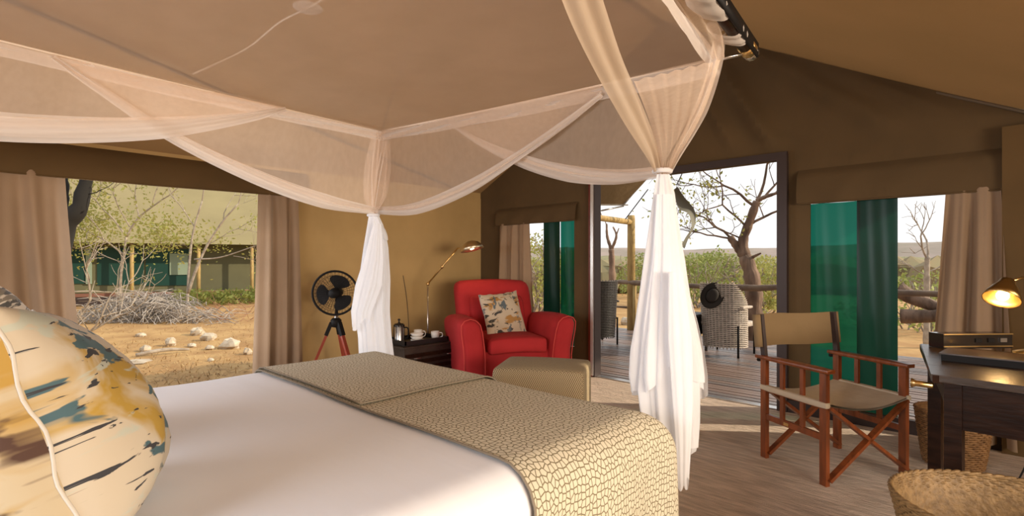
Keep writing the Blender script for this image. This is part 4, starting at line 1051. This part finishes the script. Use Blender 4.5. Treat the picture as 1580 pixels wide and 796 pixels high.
# foliage helpers
def leaf_quads(mb, pts, size, rng, per=6, spread=.12):
    for p in pts:
        for _ in range(per):
            c = p+Vector((rng.gauss(0, spread), rng.gauss(0, spread), rng.gauss(0, spread*.7)))
            a = Vector((rng.gauss(0, 1), rng.gauss(0, 1), rng.gauss(0, 1))).normalized(); b_ = a.orthogonal().normalized(); s = size*rng.uniform(.6, 1.3)
            mb.add([c-a*s, c+b_*s*.5, c+a*s, c-b_*s*.5], [(0, 1, 2, 3)])
def grow(mb, p, d, length, r, level, rng, ends, bend=.35, up=.12, split=2, thin=.66):
    n = 4; pts = [p]; rs = [r]; q = p; dd = d.normalized()
    for i in range(n):
        dd = (dd+Vector((rng.gauss(0, bend), rng.gauss(0, bend), rng.gauss(0, bend)+up))*.35).normalized()
        q = q+dd*length/n; pts.append(q); rs.append(lerp(r, r*thin, (i+1)/n))
    mb.tube(pts, rs, 6 if r > .02 else 4, cap=False)
    if level <= 0: ends += pts[1:]; return
    for k in range(split):
        nd = (dd+Vector((rng.gauss(0, .6), rng.gauss(0, .6), rng.gauss(.1, .5)))).normalized()
        grow(mb, q, nd, length*rng.uniform(.62, .85), r*thin, level-1, rng, ends, bend, up, split, thin)
    if rng.random() < .7:
        nd = (dd+Vector((rng.gauss(0, .9), rng.gauss(0, .9), rng.gauss(.1, .6)))).normalized()
        grow(mb, pts[2], nd, length*.55, r*thin*.7, max(level-2, 0), rng, ends, bend, up, split, thin)
def tree(name, label, loc, skel, starts, rng, bark, leafm, leafsize, per, spread, cat='tree', group=None, level=4, split=2, bend=.35, leaves=True):
    t = thing(name, loc, label, cat, group); mb = MB(); ends = []
    for pts, r0, r1 in skel:
        q = catmull(pts, 14) if len(pts) > 2 else [Vector(p) for p in pts]; mb.tube(q, [lerp(r0, r1, i/(len(q)-1))*(1+.10*math.sin(i*2.1)) for i in range(len(q))], 10)
    for p, d, ln, r_ in starts: grow(mb, Vector(p), Vector(d), ln, r_, level, rng, ends, bend, .12, split)
    mb.build('trunk', bark, t)
    if leaves and ends:
        lm = MB(); sel = [p for p in ends if rng.random() < leaves]; leaf_quads(lm, sel, leafsize, rng, per, spread)
        o = lm.build('leaves', leafm, t); o['kind'] = 'stuff'
    return t
def P9(cx, cy, Y=8.9): return onY(900+cx/2.15, 230+cy/2.15, Y)
rg = random.Random(5)
base = P9(562, 640); base.z = gz(base.x, base.y)-.05
tree('acacia_tree', 'twisted bare acacia tree beyond the railing, seen at the right of the doorway', base,
     [([base, P9(562, 560), P9(566, 480), P9(556, 410), P9(536, 355)], .155, .105), ([P9(540, 365), P9(515, 330), P9(486, 292)], .085, .055),
      ([P9(538, 360), P9(530, 305), P9(545, 258), P9(568, 195), P9(576, 172)], .085, .055), ([P9(576, 172), P9(600, 160), P9(660, 140)], .045, .02),
      ([P9(550, 365), P9(575, 352), P9(590, 345)], .03, .012)],
     [(P9(486, 292), RT*-.6+UP*.7, .55, .022), (P9(486, 296), RT*-.9+UP*.25, .5, .02), (P9(576, 172), RT*.2+UP, .6, .026), (P9(568, 190), RT*-.6+UP*.6, .6, .024),
      (P9(640, 145), RT*.6+UP*.6, .5, .02), (P9(545, 258), RT*.8+UP*.35, .6, .024), (P9(545, 262), RT*-.7+UP*.5, .6, .02), (P9(600, 160), RT*.5+UP*.8, .5, .02), (P9(532, 300), RT*-.8+UP*.5, .5, .018)],
     rg, M['bark'], M['leaf'], .035, 2, .10, leaves=.30, level=4)
base = onY(945, 500, 10.5); base.z = gz(base.x, base.y)-.05
def PD(x, y): return onY(x, y, 10.5)
tree('dead_tree', 'slim forked dead tree seen just right of the left door jamb', base, [([base, PD(945, 450), PD(944, 400), PD(943, 384)], .09, .06), ([PD(943, 384), PD(937, 365), PD(936, 345)], .045, .02), ([PD(943, 386), PD(949, 372), PD(951, 362), PD(946, 350)], .04, .018), ([PD(950, 365), PD(955, 352)], .02, .01)],
     [(PD(936, 350), RT*-.2+UP, .3, .012)], rg, M['bark'], None, 0, 0, 0, leaves=0, level=1)
def shrub(label, px, py_base, Y, h, w, seed, m=None, group='green shrubs beyond the railing', dens=260, ls=.05):
    rr = random.Random(seed); c = onY(px, 405, Y); c.z = gz(c.x, c.y)-.03
    t = thing('shrub', c, label, 'shrub', group); mb = MB(); ends = []
    for k in range(9): grow(mb, c+Vector((rr.gauss(0, w*.08), rr.gauss(0, w*.08), 0)), Vector((rr.gauss(0, .5), rr.gauss(0, .5), 1)), h*.45, .03*h/2, 2, rr, ends, .3)
    mb.build('stems', M['twig'], t)
    lm = MB(); pts = []
    for _ in range(dens):
        a = rr.uniform(0, 2*PI); z = rr.random(); q = w/2*math.sqrt(rr.random())*(1-.55*(z-.35)**2*2); pts.append(c+Vector((math.cos(a)*q, math.sin(a)*q, h*(.12+.88*z)*(1-.25*(q/(w/2))**2))))
    leaf_quads(lm, pts, ls, rr, 6, .10*h/2)
    o = lm.build('leaves', m or M['leaf_shrub'], t); o['kind'] = 'stuff'
    return t
shrub('rounded green shrub left of the acacia, nearest the net tail', 1073, 0, 19, 2.0, 2.2, 31, ls=.07)
shrub('rounded green shrub directly behind the hat', 1108, 0, 21, 2.2, 2.2, 32, ls=.07)
shrub('olive shrub right of the acacia trunk', 1176, 0, 18, 1.9, 1.8, 33, M['leaf'], ls=.07)
shrub('pale green bush seen between the porch post and the net tail', 990, 0, 22, 2.2, 2.4, 34, ls=.07)
shrub('leafy bush filling the clear strip of the small window', 829, 0, 13, 2.6, 2.2, 35, M['leaf'], 'bushes seen through the small window', ls=.06)
shrub('dark bush seen through the green screen of the small window', 872, 0, 15, 2.2, 2.2, 36, M['leaf'], 'bushes seen through the small window', ls=.06)
shrub('low green bush in the clear strip of the right window', 1425, 0, 16, 1.5, 3.6, 37, ls=.06)
# far scrub, uncountable
mb = MB(); rr = random.Random(12)
for _ in range(420):
    a = rr.uniform(.15, PI-.05); d = rr.uniform(28, 120); s = rr.uniform(.8, 1.7)
    x, y = d*math.cos(a), d*math.sin(a)
    for k in range(3):
        mb.blob((x+rr.gauss(0, s*.6), y+rr.gauss(0, s*.6), GZ+s*.55), (s*.9, s*.9, s*.75), 7, .35, rr)
tag(mb.build('distant_scrub', mat('scrub', (.27, .20, .11), 1., (.24, .215, .12), 1.2, detail=8), smooth=False), 'olive and brown scrub spread over the far plain', 'scrub', kind='stuff')
# bare tree and fallen logs in the right window
def PW(x, y, Y=11.5): return onY(x, y, Y)
base = PW(1430, 470, 13); base.z = gz(base.x, base.y)
tree('bare_tree', 'thin grey leafless tree in the clear strip of the right window', base, [([base, PW(1430, 430, 13), PW(1431, 395, 13)], .06, .04)],
     [(PW(1431, 398, 13), RT*.5+UP, .5, .022), (PW(1431, 400, 13), RT*-.5+UP*.7, .5, .022), (PW(1430, 420, 13), RT*.9+UP*.3, .5, .018), (PW(1430, 425, 13), RT*-.9+UP*.4, .4, .018)], rg, M['bark_pale'], None, 0, 0, 0, leaves=0, level=3)
l1 = MB().tube(catmull([onY(1385, 446, 8.9), onY(1405, 458, 8.9), onY(1435, 470, 8.9), onY(1462, 482, 8.9)], 12), [.11-.004*i for i in range(13)], 10)
tag(l1.build('fallen_log', M['bark'], loc=onY(1435, 470, 8.9)), 'thick sloping fallen log, upper one in the right window', 'log', 'fallen logs by the deck')
l2 = MB().tube(catmull([onY(1390, 488, 8.8), onY(1420, 488, 8.8), onY(1448, 486, 8.8), onY(1475, 470, 8.8)], 12), [.10-.003*i for i in range(13)], 10)
tag(l2.build('fallen_log', M['bark'], loc=onY(1420, 490, 8.8)), 'shorter level fallen log beneath the sloping one in the right window', 'log', 'fallen logs by the deck')

# rocks
def rock(p, s, seed, label, grp):
    rr = random.Random(seed); mb = MB(); c = Vector(p); mb.blob(c+UP*s[2]*.3, (s[0], s[1], s[2]*.6), 12, .2, rr)
    o = mb.build('rock', M['rock'], loc=c, smooth=False); tag(o, label, 'rock', grp)
def groundpt(px, py):
    p = onZ(px, py, GZ)
    for _ in range(5): p = onZ(px, py, gz(p.x, p.y))
    return p
for i, (px, py, w, h, lb) in enumerate([(304, 512, .28, .25, 'tallest pale rock beside the right half of the brush pile'), (322, 519, .30, .22, 'pale angular rock right beside the tallest one'),
        (355, 533, .40, .34, 'broad pale rock near the right window curtain'), (225, 537, .22, .2, 'rounded pale rock in the middle of the sunny ground'), (263, 528, .22, .26, 'grey shaded rock right of the middle of the ground'),
        (324, 534, .18, .14, 'small pale rock between the angular rock and the broad one'), (296, 530, .18, .12, 'small flat rock just left of the angular rock'), (140, 523, .26, .10, 'flat pale rock at the left of the brush pile front'),
        (152, 520, .18, .10, 'small flat rock touching the flat pale one on its right'), (200, 562, .17, .10, 'pale rock low in the window nearest the shade line'), (218, 514, .2, .12, 'low rock at the foot of the brush pile'),
        (382, 541, .16, .2, 'small upright rock against the right curtain edge'), (325, 552, .13, .1, 'small dark rock below the broad one'), (215, 553, .5, .05, 'long flat pale slab below the middle rocks')]):
    p = groundpt(px, py+5); k = p.dot(FW)/9.5
    rock(p, (w*.52*k, w*.42*k, h*.62*k), 40+i, lb, 'pale rocks on the sunny ground')
for i, (px, py, s, lb) in enumerate([(968, 500, .2, 'pale rock beside the porch post base'), (1180, 486, .15, 'small pale rock right of the acacia trunk')]):
    rock(groundpt(px, py), (s, s*.8, s), 80+i, lb, 'rocks beyond the deck')
p = groundpt(210, 552); q = groundpt(292, 543)
tag(MB().tube(catmull([p+UP*.05, p.lerp(q, .5)+UP*.09, q+UP*.05], 10), [.03, .032, .034, .035, .035, .034, .034, .03, .026, .022, .018], 8).build('dry_branch', M['bark_pale'], loc=p), 'dry fallen branch lying on the sunny ground', 'branch')
# brush pile
mb = MB(); rr = random.Random(3); cpl = groundpt(195, 500); axp = RT; 
for _ in range(620):
    u = rr.gauss(0, .42); c = cpl+RT*(u*2.2)+FW*rr.uniform(0, 1.6)+UP*(rr.random()**1.3*.8*math.exp(-u*u*1.6))
    a = rr.uniform(0, PI); d = RT*math.cos(a)+FW*math.sin(a)*.6+UP*rr.gauss(.05, .22); L_ = rr.uniform(.5, 1.5)
    mb.tube(catmull([c-d*L_*.5-UP*.08, c+UP*rr.uniform(0, .14), c+d*L_*.5-UP*rr.uniform(0, .16)], 4), [.006, .012, .011, .009, .004], 4, cap=False)
tag(mb.build('brush_pile', mat('dry_twigs', (.50, .45, .40), .9, (.26, .22, .18), 4), loc=cpl), 'grey heap of dry twigs on the ground outside the large window', 'brush pile', kind='stuff')
mb = MB()
for _ in range(120):
    c = groundpt(rr.uniform(300, 390), rr.uniform(466, 500)); d = Vector((rr.gauss(0, 1), rr.gauss(0, 1), rr.gauss(.3, .3))).normalized()
    mb.tube([c, c+d*rr.uniform(.2, .8)+UP*.1], [.008, .003], 4, cap=False)
tag(mb.build('loose_twigs', mat('reddish_twigs', (.33, .17, .11), .9), loc=groundpt(345, 490)), 'reddish loose twigs scattered right of the heap', 'twigs', kind='stuff')
# dry grass and litter on the sunny ground
mb = MB()
for _ in range(5200):
    c = groundpt(rr.uniform(95, 420), rr.uniform(500, 640)); L_ = rr.uniform(.03, .14); d = Vector((rr.gauss(0, 1), rr.gauss(0, 1), abs(rr.gauss(0, .5)))).normalized(); b_ = d.cross(UP).normalized()*.007
    mb.add([c-b_, c+b_, c+d*L_], [(0, 1, 2)])
tag(mb.build('dry_litter', mat('dry_grass', (.55, .38, .17), .9, (.22, .13, .06), 5), loc=groundpt(250, 550)), 'dry grass and leaf litter on the yellow ground', 'litter', kind='stuff')

# neighbouring tent
nd = (FW*math.cos(math.radians(62))+RT*math.sin(math.radians(62))); nn = Vector((-nd.y, nd.x, 0))
if nn.dot(FW) < 0: nn = -nn
N0 = at(250, 405, 21.5); N0.z = 0
nb = thing('neighbouring_tent', (N0.x, N0.y, GZ), 'khaki safari tent with green screens beyond the brush pile', 'tent')
def NP(u, z, w=0): return Vector((N0.x, N0.y, 0))+nd*u+nn*w+UP*z
def ncol(px):
    d = ray(px, 405); # intersect facade
    t = (N0.dot(nn))/d.dot(nn); return (d*t-Vector((N0.x, N0.y, HC))).dot(nd)
EVZ, FLZ = 2.0, .12
mb = MB(); mb.grid(lambda u, v: NP(lerp(-14, 12, u), lerp(EVZ-.05, 6.2, v)-.25*math.sin(PI*v)*.6, lerp(-.9, 5.5, v)), 20, 10); mb.build('roof', M['nb_roof'], nb)
mb = MB(); mb.add([NP(-14, FLZ-.1, 0), NP(12, FLZ-.1, 0), NP(12, EVZ+.12, 0), NP(-14, EVZ+.12, 0)], [(0, 1, 2, 3)]); mb.build('wall', M['nb_wall'], nb, smooth=False)
for (xa, xb, ya, yb, m_, nm) in [(150, 222, 382, 440, 'nb_screen', 'screen_window'), (225, 292, 384, 441, 'nb_screen', 'screen_window'), (262, 290, 391, 424, 'nb_patch', 'pale_flap'), (100, 132, 385, 438, 'nb_screen', 'screen_window'), (133, 142, 385, 438, 'nb_patch', 'pale_flap')]:
    u0, u1 = ncol(xa), ncol(xb); t0 = (NP(u0, 0)).dot(FW); za = HC+(HZ-ya)/FPX*t0; zb = HC+(HZ-yb)/FPX*t0; of = -.04 if m_ != 'nb_patch' else -.08
    mb = MB(); a = NP(u0, zb, of); b_ = NP(u1, za, of+.03)
    mb.add([NP(u0, zb, of), NP(u1, zb, of), NP(u1, za, of), NP(u0, za, of), NP(u0, zb, .0), NP(u1, zb, .0), NP(u1, za, .0), NP(u0, za, .0)], [(0, 1, 2, 3), (0, 4, 5, 1), (1, 5, 6, 2), (2, 6, 7, 3), (3, 7, 4, 0)])
    mb.build(nm, M[m_], nb, smooth=False)
for px in (103, 208, 308, 388):
    u = ncol(px); MB().tube([NP(u, GZ, -.7), NP(u, EVZ-.02, -.7)], .07, 8).build('post', M['log'], nb)
for k in range(3): mb = MB().bar(NP(-14, FLZ-.18-.15*k, -.1), NP(12, FLZ-.18-.15*k, -.1), .04, .13); mb.build('plinth_board', mat('plinth_red', (.22, .10, .07), .8) if k == 0 else M['darkframe'], nb, smooth=False)
# green undergrowth along the neighbour
mb = MB(); lp = [NP(rr.uniform(ncol(270), ncol(400)), GZ+rr.uniform(.05, .5), rr.uniform(-2, -.8)) for _ in range(260)]; leaf_quads(mb, lp, .08, rr, 6, .12)
tag(mb.build('undergrowth', M['leaf_shrub'], loc=NP(3, GZ, -1.5)), 'low green undergrowth at the foot of the neighbouring tent', 'undergrowth', kind='stuff')
# trees outside the large window
def at_z(px, py, t): return at(px, py, t)
base = groundpt(182, 500); t0 = base.dot(FW); t0 = 18.0
base = at(185, 470, t0); base.z = gz(base.x, base.y)-.05
tree('mopane_tree', 'leafy small tree with yellow green leaves left of centre in the large window', base, [([base, at(186, 430, t0), at(191, 395, t0), at(195, 365, t0)], .05, .035), ([at(195, 365, t0), at(215, 335, t0), at(250, 308, t0)], .04, .02), ([at(190, 392, t0), at(160, 370, t0), at(120, 350, t0)], .03, .015)],
     [(at(250, 308, t0), RT*.5+UP*.4, 0.94, 0.022), (at(215, 335, t0), UP+RT*-.2, 1.22, 0.024), (at(195, 365, t0), UP*.8+RT*-.5, 1.49, 0.028), (at(120, 350, t0), UP*.6+RT*-.4, 1.08, 0.020), (at(160, 370, t0), UP*.8, 1.22, 0.022), (at(192, 392, t0), RT*.9+UP*.1, 1.08, 0.020), (at(190, 405, t0), RT*-.8+UP*.1, 1.08, 0.020), (at(235, 318, t0), UP*.7+RT*.2, 1.08, 0.022), (at(200, 350, t0), UP+FW*-.3, 1.35, 0.022)],
     random.Random(21), M['bark_pale'], M['leaf'], .06, 9, .42, leaves=1.0, level=4)
t0 = 17.0; base = at(288, 470, t0); base.z = gz(base.x, base.y)-.05
tree('birch_like_tree', 'slender pale two-stemmed tree right of centre in the large window', base, [([base, at(291, 430, t0), at(294, 385, t0), at(300, 350, t0), at(312, 310, t0)], .05, .022), ([at(290, 452, t0), at(303, 415, t0), at(320, 378, t0), at(345, 340, t0), at(368, 314, t0)], .05, .02), ([at(300, 400, t0), at(340, 397, t0), at(392, 380, t0)], .03, .012)],
     [(at(312, 310, t0), UP+RT*.2, 1.22, 0.022), (at(300, 350, t0), UP*.7+RT*-.5, 1.08, 0.020), (at(368, 314, t0), UP+RT*.3, 1.08, 0.018), (at(345, 340, t0), UP*.9, 0.94, 0.018), (at(320, 378, t0), RT*.8+UP*.5, 1.08, 0.018), (at(392, 380, t0), RT+UP*.2, 0.81, 0.013), (at(360, 395, t0), RT+UP*-.1, 0.81, 0.013)],
     random.Random(22), M['bark_pale'], M['leaf'], .05, 1, .15, leaves=.6, level=4)
t0 = 8.0; base = at(75, 540, t0); base.z = gz(base.x, base.y)-.05
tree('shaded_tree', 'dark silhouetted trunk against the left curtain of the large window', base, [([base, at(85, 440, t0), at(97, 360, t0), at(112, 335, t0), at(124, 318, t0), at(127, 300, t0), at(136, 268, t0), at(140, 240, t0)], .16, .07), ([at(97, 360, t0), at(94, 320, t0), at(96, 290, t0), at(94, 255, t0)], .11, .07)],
     [(at(136, 270, t0), RT*.8+UP*.3, .35, .012), (at(127, 300, t0), RT+UP*.1, .3, .01)], random.Random(23), M['bark_dark_shaded'], M['leaf'], .04, 2, .1, leaves=.5, level=1)
t0 = 11; 
mb = MB(); ends = []; rq = random.Random(9)
base = at(105, 560, t0); base.z = gz(base.x, base.y)
tree('thorn_bush', 'pale tangled bare bush by the left curtain of the large window', base, [], [(base, UP+RT*.4, 1.0, .03), (base+RT*.2, UP+RT*-.2, 1.1, .03), (base+RT*.1, UP*.7+RT*.8, 1.0, .028), (base, UP*.5+RT*1.0, 1.0, .026)], rq, M['bark_pale'], M['leaf'], .03, 1, .1, 'bush', leaves=.2, level=3)
tw = Vector((-5.75, .62, gz(-5.75, .62)-.02))
mb = MB(); q1 = onX(150, 562, -5.75); mb.tube(catmull([tw, onX(138, 600, -5.75), onX(146, 580, -5.75), q1], 10), [.012-.0009*i for i in range(11)], 6)
mb.tube([onX(141, 592, -5.75), onX(149, 585, -5.75)], .004, 5)
tag(mb.build('dead_stem', M['bark_dark_shaded'], loc=tw), 'thin black dead stem just outside the large window above the bed edge', 'stem')
